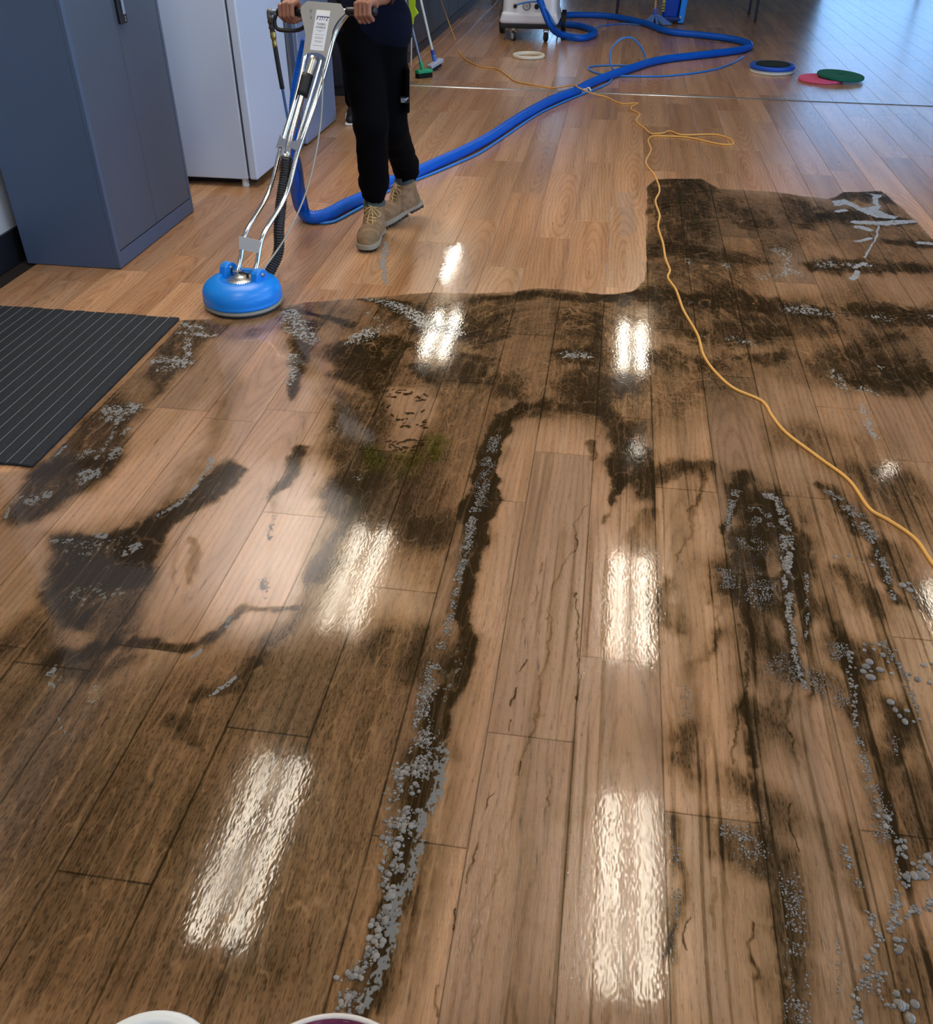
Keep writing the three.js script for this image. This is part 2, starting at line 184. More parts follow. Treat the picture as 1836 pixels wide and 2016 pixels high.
const DIRT_GLARE_STROKES = [  // f strokes: suds, with glare and glints painted in among them
["d",0.8,0.5,[-1.175,1.368,0.021,-1.1,1.423,0.021,-0.976,1.435,0.014,-0.906,1.446,0.014,-0.856,1.481,0.018,-0.825,1.531,0.02,-0.817,1.59,0.022,-0.739,1.602,0.026,-0.693,1.617,0.011]],
["d",0.72,0.5,[-1.058,1.853,0.016,-1.025,1.779,0.024,-1.006,1.715,0.026,-0.995,1.669,0.011]],
["d",0.6,0.5,[-1.1,1.837,0.006,-1.066,1.739,0.007,-1.023,1.633,0.003]],
["d",0.6,0.5,[-0.904,2.365,0.024,-0.892,2.185,0.027,-0.894,2.1,0.02,-0.849,1.913,0.011,-0.778,1.672,0.008]],
["d",0.45,0.9,[-0.64,2.089,0.024,-0.676,1.922,0.021,-0.677,1.735,0.018,-0.682,1.553,0.018,-0.714,1.427,0.015]],
["d",0.5,0.8,[-0.714,1.427,0.009,-0.746,1.347,0.016,-0.821,1.299,0.012]],
["d",0.45,0.9,[-0.843,1.243,0.018,-0.798,1.211,0.029,-0.768,1.172,0.016]],
["d",0.58,0.9,[-1.355,3.217,0.028,-1.249,2.829,0.048,-1.171,2.503,0.052,-1.12,2.223,0.056,-1.133,1.974,0.066]],
["d",0.55,0.8,[-1.174,3.296,0.046,-1.089,2.939,0.049,-1.025,2.651,0.008]],
["d",0.42,1,[-0.927,2.761,0.031,-0.873,2.449,0.035,-0.865,2.149,0.03]],
["d",0.4,1,[-1.004,2.529,0.019,-0.938,2.223,0.021,-0.898,2.011,0.02]],
["d",0.5,0.9,[-0.714,2.065,0.04,-0.688,1.92,0.047,-0.672,1.765,0.038]],
["d",0.95,0.35,[-0.282,2.159,0.033,-0.276,2.011,0.03,-0.261,1.863,0.027,-0.264,1.759,0.018,-0.249,1.665,0.021,-0.24,1.575,0.025,-0.239,1.49,0.028,-0.245,1.42,0.029,-0.262,1.341,0.033,-0.248,1.262,0.031,-0.239,1.192,0.03]],
["d",0.7,0.5,[0.037,2.184,0.003,-0.004,1.955,0.003,-0.039,1.755,0.003,-0.039,1.494,0.004,-0.038,1.366,0.004,-0.042,1.304,0.003,-0.064,1.202,0.006]],
["d",0.75,0.5,[-0.083,1.814,0.002,-0.095,1.708,0.002]],
["d",0.75,0.5,[-0.096,1.67,0.001,-0.092,1.581,0.002]],
["d",0.85,0.5,[-0.092,1.541,0.003,-0.092,1.497,0.002]],
["d",0.85,0.5,[-0.086,1.45,0.002,-0.089,1.388,0.003]],
["d",0.8,0.5,[-0.092,1.343,0.002,-0.094,1.314,0.002]],
["d",0.8,0.5,[-0.111,1.225,0.002,-0.111,1.186,0.002]],
["d",0.8,0.5,[-0.076,1.914,0.004,-0.081,1.87,0.002]],
["d",0.5,0.5,[-0.183,1.596,0.002,-0.179,1.451,0.003,-0.181,1.379,0.002]],
["d",0.8,0.5,[0.036,1.806,0.002,0.032,1.629,0.005,0.037,1.561,0.003,0.042,1.379,0.001]],
["d",0.4,0.9,[-0.027,2.027,0.022,-0.002,2.008,0.022]],
["d",0.8,0.5,[-0.273,1.2,0.041,-0.264,1.117,0.035,-0.268,1.037,0.03,-0.263,0.965,0.027,-0.263,0.879,0.023,-0.265,0.816,0.023,-0.274,0.754,0.025,-0.283,0.697,0.024,-0.284,0.656,0.021]],
["d",0.5,0.9,[-0.208,1.002,0.01,-0.216,0.937,0.013,-0.221,0.87,0.012,-0.226,0.776,0.013,-0.244,0.689,0.018]],
["d",0.65,0.5,[-0.053,1.234,0.002,-0.066,1.156,0.004,-0.075,1.052,0.003,-0.085,0.975,0.004,-0.099,0.872,0.002,-0.108,0.809,0.003,-0.107,0.724,0.006]],
["d",0.6,0.5,[0.013,1.244,0.002,0.002,1.027,0.003,-0.01,0.948,0.004,-0.024,0.843,0.004,-0.026,0.75,0.006,-0.025,0.696,0.005]],
["d",0.4,0.9,[-0.01,0.883,0.011,0.015,0.874,0.011]],
["d",0.8,0.5,[-0.126,1.033,0.002,-0.134,0.985,0.003,-0.139,0.942,0.002]],
["d",0.85,0.5,[-0.113,1.146,0.002,-0.117,1.1,0.001]],
["d",0.9,0.5,[-0.148,0.879,0.003,-0.151,0.841,0.002]],
["d",0.75,0.5,[-0.159,0.744,0.002,-0.155,0.684,0.003]],
["d",0.6,0.5,[0.046,0.836,0.002,0.048,0.713,0.002]],
["d",0.45,0.9,[-0.001,1.242,0.011,0.014,1.14,0.01,0.036,1.111,0.023,0.081,1.126,0.015,0.126,1.153,0.013]],
["d",0.3,1,[-0.093,0.827,0.018,-0.064,0.807,0.018]],
["d",0.7,0.8,[0.197,2.527,0.028,0.184,2.355,0.027,0.195,2.251,0.019]],
["d",0.65,0.8,[0.123,2.457,0.018,0.119,2.312,0.015,0.11,2.207,0.012,0.095,2.108,0.009]],
["d",0.65,0.7,[0.235,2.384,0.031,0.287,2.426,0.038,0.36,2.454,0.028,0.415,2.474,0.023]],
["d",0.5,0.7,[0.388,2.431,0.01,0.349,2.245,0.007,0.306,2.023,0.005,0.293,1.969,0.003]],
["d",0.7,0.8,[0.195,2.181,0.025,0.189,2.113,0.027,0.178,2.038,0.027,0.183,1.995,0.023]],
["d",0.4,0.9,[0.1,2.137,0.036,0.139,2.105,0.027]],
["d",0.72,0.6,[0.249,1.88,0.011,0.252,1.802,0.024,0.26,1.744,0.023,0.274,1.71,0.012]],
["d",0.85,0.4,[0.507,2.427,0.026,0.468,2.315,0.017,0.448,2.211,0.011,0.432,2.114,0.008]],
["d",0.8,0.8,[0.538,2.285,0.035,0.545,2.188,0.046,0.515,2.222,0.038]],
["d",0.85,0.4,[0.583,2.333,0.028,0.6,2.235,0.032,0.604,2.123,0.023,0.583,1.965,0.018,0.573,1.868,0.015,0.562,1.791,0.011,0.564,1.734,0.009,0.556,1.644,0.01,0.55,1.567,0.009]],
["d",0.72,0.6,[0.378,1.916,0.019,0.412,1.963,0.038,0.417,1.898,0.03,0.39,1.87,0.025,0.362,1.819,0.006]],
["d",0.65,0.6,[0.467,1.776,0.013,0.464,1.718,0.006,0.449,1.661,0.004]],
["d",0.55,0.6,[0.636,2.146,0.021,0.627,1.971,0.014,0.62,1.875,0.013,0.613,1.814,0.012,0.598,1.739,0.008,0.585,1.682,0.005]],
["d",0.72,0.8,[0.479,1.686,0.042,0.525,1.646,0.054,0.574,1.583,0.046,0.618,1.553,0.045,0.657,1.505,0.037,0.667,1.472,0.017]],
["d",0.68,0.8,[0.667,1.736,0.021,0.664,1.668,0.034,0.677,1.618,0.03]],
["d",0.62,0.9,[0.427,1.441,0.024,0.467,1.418,0.039,0.51,1.398,0.023]],
["d",0.55,0.5,[0.364,1.703,0.01,0.336,1.63,0.014,0.31,1.574,0.008,0.298,1.509,0.01,0.289,1.408,0.024,0.283,1.286,0.031]],
["d",0.48,0.9,[0.156,1.387,0.022,0.156,1.343,0.027,0.153,1.289,0.025]],
["d",0.5,0.8,[0.721,2.019,0.016,0.75,1.958,0.019,0.775,1.884,0.033,0.785,1.84,0.021]],
["d",0.62,0.6,[0.731,2.409,0.011,0.79,2.355,0.026,0.81,2.278,0.027,0.83,2.214,0.03,0.84,2.16,0.022,0.839,2.055,0.018,0.849,2.006,0.015,0.844,1.895,0.012]],
["d",0.6,0.5,[0.429,1.644,0.004,0.424,1.516,0.004,0.402,1.397,0.003,0.385,1.302,0.004]],
["d",0.55,0.6,[0.427,1.441,0.004,0.425,1.373,0.007,0.426,1.308,0.005]],
["d",0.5,0.6,[0.53,1.564,0.005,0.52,1.444,0.006,0.512,1.322,0.003]],
["d",0.5,0.7,[0.572,1.54,0.005,0.572,1.452,0.01,0.581,1.332,0.004]],
["d",0.45,0.7,[0.395,1.809,0.007,0.361,1.661,0.007,0.333,1.59,0.007]],
["d",0.5,0.9,[0.872,2.112,0.02,0.893,1.981,0.03,0.91,1.89,0.022]],
["d",0.5,0.8,[0.759,1.509,0.013,0.736,1.406,0.013,0.724,1.355,0.008]],
["d",0.75,0.5,[0.246,1.141,0.012,0.255,1.064,0.012,0.257,1.014,0.014,0.251,0.951,0.013,0.246,0.905,0.009,0.237,0.851,0.007]],
["d",0.55,0.6,[0.291,1.368,0.029,0.284,1.303,0.028,0.293,1.243,0.013]],
["d",0.58,0.8,[0.379,1.276,0.015,0.4,1.245,0.025,0.429,1.221,0.02,0.449,1.2,0.025,0.465,1.175,0.029]],
["d",0.66,0.35,[0.458,1.087,0.022,0.462,1.014,0.029,0.461,0.957,0.027,0.457,0.902,0.022,0.45,0.85,0.022,0.442,0.769,0.021]],
["d",0.62,0.7,[0.561,1.208,0.009,0.566,1.173,0.018,0.573,1.13,0.017,0.583,1.065,0.015,0.589,1.026,0.01,0.598,1.0,0.008]],
["d",0.5,0.7,[0.538,0.987,0.004,0.528,0.913,0.004,0.509,0.784,0.005]],
["d",0.4,0.8,[0.328,1.009,0.005,0.314,0.916,0.003]],
["d",0.5,0.8,[0.387,0.927,0.004,0.374,0.822,0.004]],
["d",0.5,0.6,[0.74,1.426,0.011,0.73,1.361,0.009]],
["d",0.55,0.8,[0.699,1.367,0.024,0.714,1.308,0.031]],
["d",0.85,0.5,[0.268,0.934,0.002,0.269,0.866,0.002]],
["d",0.85,0.5,[0.475,1.218,0.002,0.478,1.107,0.002]],
["d",0.8,0.5,[-1.012,3.613,0.017,-0.873,3.572,0.04,-0.77,3.485,0.073,-0.651,3.385,0.072,-0.548,3.344,0.072,-0.477,3.3,0.034]],
["d",0.8,0.4,[-0.092,3.185,0.042,-0.011,3.206,0.051]],
["d",0.55,0.6,[0.024,3.613,0.018,0.018,3.343,0.018,-0.005,3.148,0.014,-0.026,2.97,0.008]],
["d",0.95,0.25,[-0.224,2.749,0.024,-0.27,2.673,0.031,-0.28,2.593,0.033,-0.285,2.529,0.037,-0.289,2.408,0.041,-0.286,2.296,0.042,-0.284,2.19,0.041,-0.281,2.072,0.038]],
["d",0.6,0.6,[-0.231,2.748,0.021,-0.145,2.776,0.028,-0.03,2.78,0.028,0.05,2.807,0.035,0.098,2.759,0.025]],
["d",0.55,0.6,[-0.27,2.62,0.036,-0.206,2.697,0.02,-0.094,2.728,0.04]],
["d",0.7,0.7,[0.064,2.781,0.036,0.132,2.684,0.027,0.134,2.534,0.031,0.123,2.439,0.04,0.113,2.326,0.018,0.103,2.221,0.009]],
["d",0.7,0.3,[0.03,2.554,0.017,0.037,2.471,0.013]],
["d",0.72,0.8,[-0.758,2.146,0.063,-0.688,2.178,0.082,-0.645,2.25,0.04]],
["d",0.65,0.6,[-1.238,3.409,0.054,-1.154,3.191,0.058,-1.101,2.973,0.047,-1.056,2.805,0.033,-1.044,2.675,0.018]],
["d",0.5,0.9,[-0.851,2.72,0.037,-0.835,2.557,0.043,-0.813,2.384,0.043]],
["d",0.5,0.7,[-0.953,2.565,0.023,-0.918,2.344,0.021,-0.88,2.148,0.02]],
["d",0.5,0.8,[-0.305,2.91,0.081,-0.255,2.844,0.036]],
["d",0.5,0.9,[-0.516,2.249,0.018,-0.494,2.087,0.012]],
["d",0.85,0.8,[-1.292,3.42,0.014,-1.117,3.398,0.019,-0.99,3.33,0.023]],
["d",0.6,0.7,[-0.889,3.252,0.012,-0.706,3.173,0.026,-0.449,3.111,0.016]],
["d",0.75,0.6,[-0.515,3.672,0.032,-0.351,3.721,0.032,-0.246,3.793,0.044,-0.141,3.755,0.026,0.019,3.77,0.043,0.201,3.854,0.077]],
["d",0.85,0.5,[0.311,5.62,0.056,0.478,5.648,0.112,0.555,5.552,0.087]],
["d",0.72,0.6,[0.244,4.398,0.074,0.338,4.426,0.088,0.457,4.421,0.063]],
["d",0.62,0.7,[0.532,4.408,0.075,0.695,4.363,0.068,0.807,4.334,0.048]],
["d",0.97,0.4,[0.052,3.83,0.04,0.168,3.839,0.06,0.298,3.85,0.061,0.433,3.802,0.049,0.524,3.817,0.083,0.615,3.832,0.115,0.731,3.802,0.083,0.845,3.773,0.068,0.956,3.745,0.048]],
["d",0.88,0.6,[1.113,3.817,0.06,1.217,3.796,0.089,1.324,3.795,0.089,1.435,3.786,0.099]],
["d",0.9,0.5,[1.199,5.086,0.062,1.313,5.105,0.1,1.413,5.151,0.102,1.554,5.085,0.063,1.659,5.073,0.038]],
["d",0.8,0.6,[1.358,5.511,0.089,1.475,5.513,0.107,1.558,5.493,0.089]],
["d",0.82,0.6,[1.025,4.323,0.059,1.162,4.368,0.097,1.257,4.36,0.103,1.367,4.355,0.054,1.533,4.382,0.049]],
["d",0.55,0.8,[1.089,5.416,0.07,1.081,5.158,0.064,1.069,4.891,0.036]],
["d",0.5,0.9,[0.661,5.214,0.109,0.779,5.047,0.103]],
["d",0.65,0.7,[0.456,3.445,0.057,0.573,3.515,0.086,0.671,3.522,0.07]],
["d",0.6,0.7,[0.59,3.393,0.048,0.684,3.449,0.041]],
["d",0.55,0.8,[0.989,3.37,0.059,1.076,3.447,0.046,1.234,3.587,0.032]],
["d",0.65,0.8,[1.078,3.322,0.075,1.121,3.226,0.108]],
["d",0.82,0.7,[1.005,3.151,0.045,1.109,3.139,0.066,1.287,3.21,0.089]],
["d",0.5,0.9,[0.262,3.192,0.069,0.312,3.292,0.036]],
["d",0.55,0.8,[0.401,3.199,0.046,0.505,3.178,0.03]],
["d",0.6,0.7,[0.578,3.265,0.034,0.727,3.297,0.039]],
["d",0.75,0.7,[1.456,4.724,0.033,1.678,4.734,0.048]],
["d",0.6,0.8,[0.801,4.903,0.059,0.89,4.889,0.044]],
["f",0.9,0.3,[1.342,5.021,0.034,1.487,5.028,0.04,1.648,5.086,0.028]],  // grey-white glints round the puddle, painted in as foam
["f",0.9,0.3,[1.347,4.931,0.038,1.376,4.899,0.029]],
["f",0.9,0.3,[1.442,4.98,0.006,1.393,4.779,0.006,1.281,4.482,0.006]],
["f",0.9,0.3,[1.283,4.708,0.016,1.364,4.775,0.016]],
["f",0.9,0.3,[1.272,5.189,0.021,1.316,5.227,0.022]],
["f",0.9,0.3,[1.597,4.747,0.023,1.642,4.741,0.028]],
["f",0.9,0.3,[1.211,4.33,0.016,1.264,4.396,0.017]],
["f",0.9,0.3,[1.168,4.189,0.02,1.21,4.284,0.013]],
["f",0.6,1,[0.426,4.307,0.02,0.455,4.23,0.012]],
["f",0.6,1,[0.597,4.276,0.032,0.608,4.209,0.016]],
["f",0.6,1,[0.879,4.515,0.067,0.909,4.421,0.03,0.869,4.184,0.027]],
["f",0.6,1,[1.042,4.325,0.043,1.091,4.38,0.073,1.116,4.337,0.035]],
["f",0.6,1,[0.83,3.771,0.058,0.875,3.778,0.048]],
["f",0.6,1,[0.9,3.801,0.049,0.986,3.75,0.038]],
["f",0.6,1,[0.916,4.237,0.045,0.944,4.208,0.034]],
["f",0.6,1,[0.567,3.446,0.034,0.632,3.408,0.033]],
["f",0.6,1,[0.911,3.221,0.023,0.921,3.137,0.033,0.933,3.03,0.021]],
["f",0.6,1,[0.998,3.08,0.036,1.03,3.059,0.021]],
["f",0.6,1,[0.968,2.957,0.019,0.971,2.882,0.026,0.965,2.739,0.023]],
["f",0.6,1,[0.417,3.786,0.02,0.44,3.79,0.016]],
["f",0.6,1,[1.095,3.28,0.022,1.108,3.253,0.015]],
["f",0.6,1,[1.172,3.752,0.039,1.227,3.743,0.039]],
["f",0.6,1,[1.408,3.79,0.037,1.442,3.814,0.037]],
["f",0.6,1,[0.77,4.146,0.065,0.813,4.175,0.044]],
["f",0.6,1,[1.187,4.372,0.037,1.282,4.364,0.037]],
["f",0.75,0.9,[-1.653,3.218,0.038,-1.601,3.214,0.046,-1.547,3.161,0.028]],  // suds by the mat, with the sky glare painted in
["f",0.75,0.9,[-1.649,3.145,0.018,-1.526,3.134,0.018,-1.488,3.146,0.009]],
["f",0.75,0.9,[-1.584,3.095,0.02,-1.521,2.955,0.021]],
["f",0.75,0.9,[-1.652,2.868,0.017,-1.614,2.896,0.045]],
["f",0.75,0.9,[-1.552,2.906,0.033,-1.509,2.902,0.038]],
["f",0.75,0.9,[-1.583,2.826,0.027,-1.525,2.857,0.038]],
["f",0.75,0.9,[-1.64,2.515,0.028,-1.574,2.525,0.051]],
["f",0.75,0.9,[-1.598,2.468,0.047,-1.555,2.457,0.03]],
["f",0.75,0.9,[-1.544,2.53,0.026,-1.539,2.549,0.022]],
["f",0.75,0.9,[-1.556,2.44,0.007,-1.544,2.332,0.006,-1.522,2.21,0.008]],
["f",0.75,0.9,[-1.513,2.37,0.024,-1.508,2.396,0.016]],
["f",0.75,0.9,[-1.577,2.216,0.02,-1.564,2.249,0.02]],
["f",0.75,0.9,[-1.482,2.216,0.023,-1.483,2.262,0.024]],
["f",0.75,0.9,[-1.522,2.128,0.023,-1.499,2.132,0.023]],
["f",0.85,0.4,[-1.632,1.874,0.004,-1.655,1.919,0.007,-1.655,1.954,0.007,-1.641,1.984,0.005]],
["f",0.85,0.4,[-1.504,2.088,0.028,-1.49,2.123,0.034]],
["f",0.85,0.4,[-1.158,2.266,0.01,-1.145,2.177,0.01,-1.146,2.102,0.009,-1.164,2.027,0.01,-1.197,1.952,0.01]],
["f",0.85,0.4,[-1.44,1.79,0.007,-1.404,1.799,0.011,-1.39,1.805,0.005]],
["f",0.85,0.4,[-1.337,1.836,0.014,-1.305,1.837,0.009]],
["f",0.85,0.4,[-1.219,1.775,0.018,-1.199,1.804,0.018]],
["f",0.85,0.4,[-1.601,1.968,0.033,-1.572,1.993,0.022]],
["f",0.85,0.4,[-0.744,1.378,0.006,-0.777,1.33,0.009,-0.788,1.31,0.003]],
["f",0.85,0.4,[-1.104,1.203,0.003,-1.073,1.163,0.004,-1.033,1.147,0.007]],
["f",0.85,0.4,[-1.176,1.342,0.006,-1.174,1.311,0.009]],
["f",0.85,0.4,[-0.873,1.425,0.01,-0.865,1.443,0.005]],
["f",0.85,0.4,[-0.825,1.531,0.008,-0.828,1.566,0.009]],
["f",0.5,1,[-1.34,1.764,0.074,-1.303,1.805,0.075]],
["f",0.5,1,[-1.244,1.583,0.053,-1.162,1.612,0.037]],
["f",0.5,1,[-1.163,1.319,0.028,-1.147,1.272,0.02]],
["f",0.5,1,[-0.906,2.098,0.018,-0.875,2.042,0.018,-0.846,1.895,0.015]],  // column of glare on the floor, painted as pale suds
["f",0.5,1,[-0.796,1.708,0.016,-0.778,1.641,0.01]],
["f",0.5,1,[-1.05,1.287,0.016,-1.044,1.247,0.011]],
["f",0.75,0.8,[-0.986,3.613,0.021,-0.873,3.572,0.036,-0.77,3.485,0.054,-0.648,3.366,0.062,-0.529,3.328,0.036]],  // suds along the dirty band, glare painted in
["f",0.75,0.8,[-1.262,3.405,0.048,-1.164,3.226,0.068,-1.084,3.148,0.029]],
["f",0.75,0.8,[-0.948,3.17,0.042,-0.878,3.272,0.053]],
["f",0.75,0.8,[-1.131,3.018,0.031,-1.07,2.803,0.022]],
["f",0.75,0.8,[-0.089,3.185,0.034,-0.015,3.197,0.034]],
["f",0.45,1,[-0.672,2.235,0.032,-0.634,2.23,0.021]],
["f",0.45,1,[-0.995,3.51,0.017,-0.793,3.286,0.023]],
["f",0.45,1,[-0.816,2.641,0.03,-0.827,2.481,0.023]],
["f",0.95,0.8,[-0.226,1.199,0.014,-0.225,1.164,0.014,-0.229,1.114,0.016,-0.242,1.068,0.015,-0.237,0.998,0.013,-0.245,0.939,0.013,-0.256,0.89,0.013,-0.255,0.833,0.011,-0.255,0.787,0.012,-0.265,0.733,0.013,-0.274,0.684,0.013]],
["f",0.45,1,[-0.316,1.167,0.028,-0.302,1.071,0.027,-0.299,0.995,0.023,-0.287,0.926,0.02,-0.278,0.861,0.017]],
["f",0.7,0.8,[-0.239,1.273,0.011,-0.228,1.229,0.011,-0.225,1.19,0.011]],
["f",0.7,0.8,[-0.247,1.217,0.027,-0.26,1.172,0.03]],
["f",0.42,1,[-0.291,2.049,0.027,-0.287,1.896,0.023]],
["f",0.42,1,[-0.248,1.539,0.023,-0.25,1.451,0.027,-0.271,1.39,0.028]],
["f",0.42,1,[-0.29,1.327,0.015,-0.267,1.283,0.023]],
["f",0.85,0.7,[-1.061,4.309,0.018,-1.013,4.087,0.027,-0.971,3.896,0.016,-0.939,3.777,0.007]],  // bright glint in front of the boot, painted as white suds
["g",0.8,0.9,[-0.676,2.406,0.025,-0.648,2.317,0.037]],
["g",0.8,0.9,[-0.478,2.511,0.021,-0.463,2.464,0.035,-0.452,2.371,0.019]],
["g",0.5,0.9,[-0.54,2.368,0.055,-0.536,2.289,0.033]],
["d",0.8,0.3,[-0.523,2.571,0.005,-0.514,2.57,0.004]],
["d",0.8,0.3,[-0.535,2.58,0.005,-0.529,2.591,0.004]],
["d",0.8,0.3,[-0.602,2.565,0.006,-0.594,2.571,0.005]],
["d",0.8,0.3,[-0.648,2.621,0.007,-0.642,2.62,0.006]],
["d",0.8,0.3,[-0.624,2.773,0.007,-0.618,2.78,0.006]],
["d",0.8,0.3,[-0.638,2.808,0.005,-0.631,2.809,0.004]],
["d",0.8,0.3,[-0.682,2.8,0.006,-0.68,2.811,0.004]],
["d",0.8,0.3,[-0.598,2.661,0.005,-0.59,2.664,0.004]],
["d",0.8,0.3,[-0.585,2.571,0.006,-0.581,2.573,0.005]],
["d",0.8,0.3,[-0.568,2.758,0.007,-0.56,2.757,0.006]],
["d",0.8,0.3,[-0.559,2.447,0.004,-0.552,2.448,0.003]],
["d",0.8,0.3,[-0.559,2.444,0.005,-0.555,2.443,0.004]],
["d",0.8,0.3,[-0.622,2.467,0.005,-0.617,2.472,0.004]],
["d",0.8,0.3,[-0.507,2.483,0.005,-0.503,2.49,0.004]],
["d",0.8,0.3,[-0.563,2.471,0.004,-0.559,2.48,0.003]],
["d",0.8,0.3,[-0.579,2.764,0.005,-0.574,2.775,0.004]],
["d",0.8,0.3,[-0.648,2.777,0.006,-0.642,2.783,0.005]],
["d",0.8,0.3,[-0.555,2.415,0.006,-0.55,2.42,0.005]],
["d",0.8,0.3,[-0.53,2.484,0.004,-0.521,2.484,0.004]],
["d",0.8,0.3,[-0.552,2.435,0.006,-0.548,2.442,0.005]],
["d",0.8,0.3,[-0.605,2.587,0.004,-0.597,2.594,0.003]],
["d",0.8,0.3,[-0.581,2.436,0.006,-0.575,2.437,0.005]],
["d",0.8,0.3,[-0.652,2.8,0.006,-0.645,2.812,0.005]],
["d",0.8,0.3,[-0.546,2.486,0.006,-0.537,2.49,0.005]],
["d",0.8,0.3,[-0.525,2.572,0.005,-0.518,2.57,0.004]],
["d",0.8,0.3,[-0.627,2.466,0.005,-0.623,2.475,0.004]],
["d",0.8,0.3,[-0.607,2.438,0.006,-0.602,2.446,0.005]],
["d",0.8,0.3,[-0.59,2.414,0.005,-0.584,2.423,0.004]],
["d",0.8,0.3,[-0.679,2.744,0.005,-0.676,2.753,0.004]],
["d",0.8,0.3,[-0.659,2.782,0.007,-0.655,2.793,0.005]],
["d",0.8,0.3,[-0.582,2.749,0.008,-0.573,2.749,0.006]],
["d",0.8,0.3,[-0.627,2.605,0.006,-0.623,2.614,0.004]],
["d",0.8,0.3,[-0.658,2.743,0.007,-0.653,2.742,0.006]],
["d",0.8,0.3,[-0.559,2.803,0.006,-0.549,2.799,0.005]],
["d",0.8,0.3,[-0.572,2.43,0.004,-0.567,2.431,0.003]],
["d",0.8,0.3,[-0.587,2.77,0.005,-0.584,2.78,0.004]],
["d",0.8,0.3,[-0.536,2.604,0.006,-0.531,2.611,0.005]],
["d",0.8,0.3,[-0.552,2.586,0.005,-0.548,2.586,0.004]],
["d",0.8,0.3,[-0.666,2.743,0.007,-0.658,2.748,0.006]],
["d",0.8,0.3,[-0.523,2.44,0.006,-0.517,2.437,0.005]],
["d",0.8,0.3,[-0.599,2.625,0.005,-0.592,2.622,0.004]],
["d",0.8,0.3,[-0.565,2.428,0.006,-0.562,2.433,0.004]],
["d",0.8,0.3,[-0.609,2.451,0.004,-0.604,2.458,0.003]],
["d",0.8,0.3,[-0.56,2.475,0.005,-0.553,2.479,0.004]],
["d",0.8,0.3,[-0.684,2.76,0.004,-0.676,2.766,0.003]],
["d",0.8,0.3,[-0.593,2.448,0.005,-0.586,2.446,0.004]],
["d",0.8,0.3,[-0.672,2.809,0.005,-0.665,2.812,0.004]],
["d",0.8,0.3,[-0.602,2.656,0.007,-0.595,2.661,0.006]],
["d",0.8,0.3,[-0.528,2.418,0.006,-0.524,2.418,0.005]],
["d",0.8,0.3,[-0.576,2.568,0.005,-0.569,2.566,0.004]],
["d",0.8,0.3,[-0.504,2.448,0.006,-0.5,2.451,0.005]],
["d",0.8,0.3,[-0.615,2.787,0.004,-0.612,2.797,0.003]],
["d",0.8,0.3,[-0.586,2.418,0.006,-0.578,2.418,0.005]],
["d",0.8,0.3,[-0.546,2.434,0.006,-0.54,2.439,0.005]],
["d",0.8,0.3,[-0.7,2.784,0.007,-0.696,2.789,0.006]],
["d",0.8,0.3,[-0.605,2.468,0.005,-0.601,2.474,0.004]],
["d",0.8,0.3,[-0.562,2.678,0.006,-0.556,2.689,0.005]],
["d",0.8,0.3,[-0.577,2.463,0.006,-0.57,2.469,0.005]],
["d",0.8,0.3,[-0.605,2.445,0.004,-0.6,2.453,0.003]],
["d",0.8,0.3,[-0.64,2.805,0.005,-0.633,2.809,0.004]],
["d",0.8,0.3,[-0.543,2.615,0.006,-0.54,2.625,0.004]],
["d",0.8,0.3,[-0.507,2.46,0.006,-0.502,2.458,0.004]],
["d",0.8,0.3,[-0.613,2.611,0.006,-0.607,2.615,0.005]],
["d",0.8,0.3,[-0.662,2.667,0.006,-0.655,2.672,0.005]]];
const WET_OUTLINE = [-1.835,1.863,-1.812,2.084,-1.733,2.111,-1.752,3.239,-1.561,3.3,-1.349,3.457,-1.153,3.555,-1.029,3.604,-0.713,3.724,-0.51,3.739,-0.336,3.803,-0.25,3.852,0.045,3.818,0.156,3.871,0.215,3.995,0.231,4.156,0.239,5.466,0.301,5.665,0.574,5.711,0.665,5.516,0.968,5.516,1.265,5.419,1.377,5.574,1.601,5.631,1.668,5.141,1.68,4.818,1.893,4.236,1.065,0.603,-1.342,0.235];
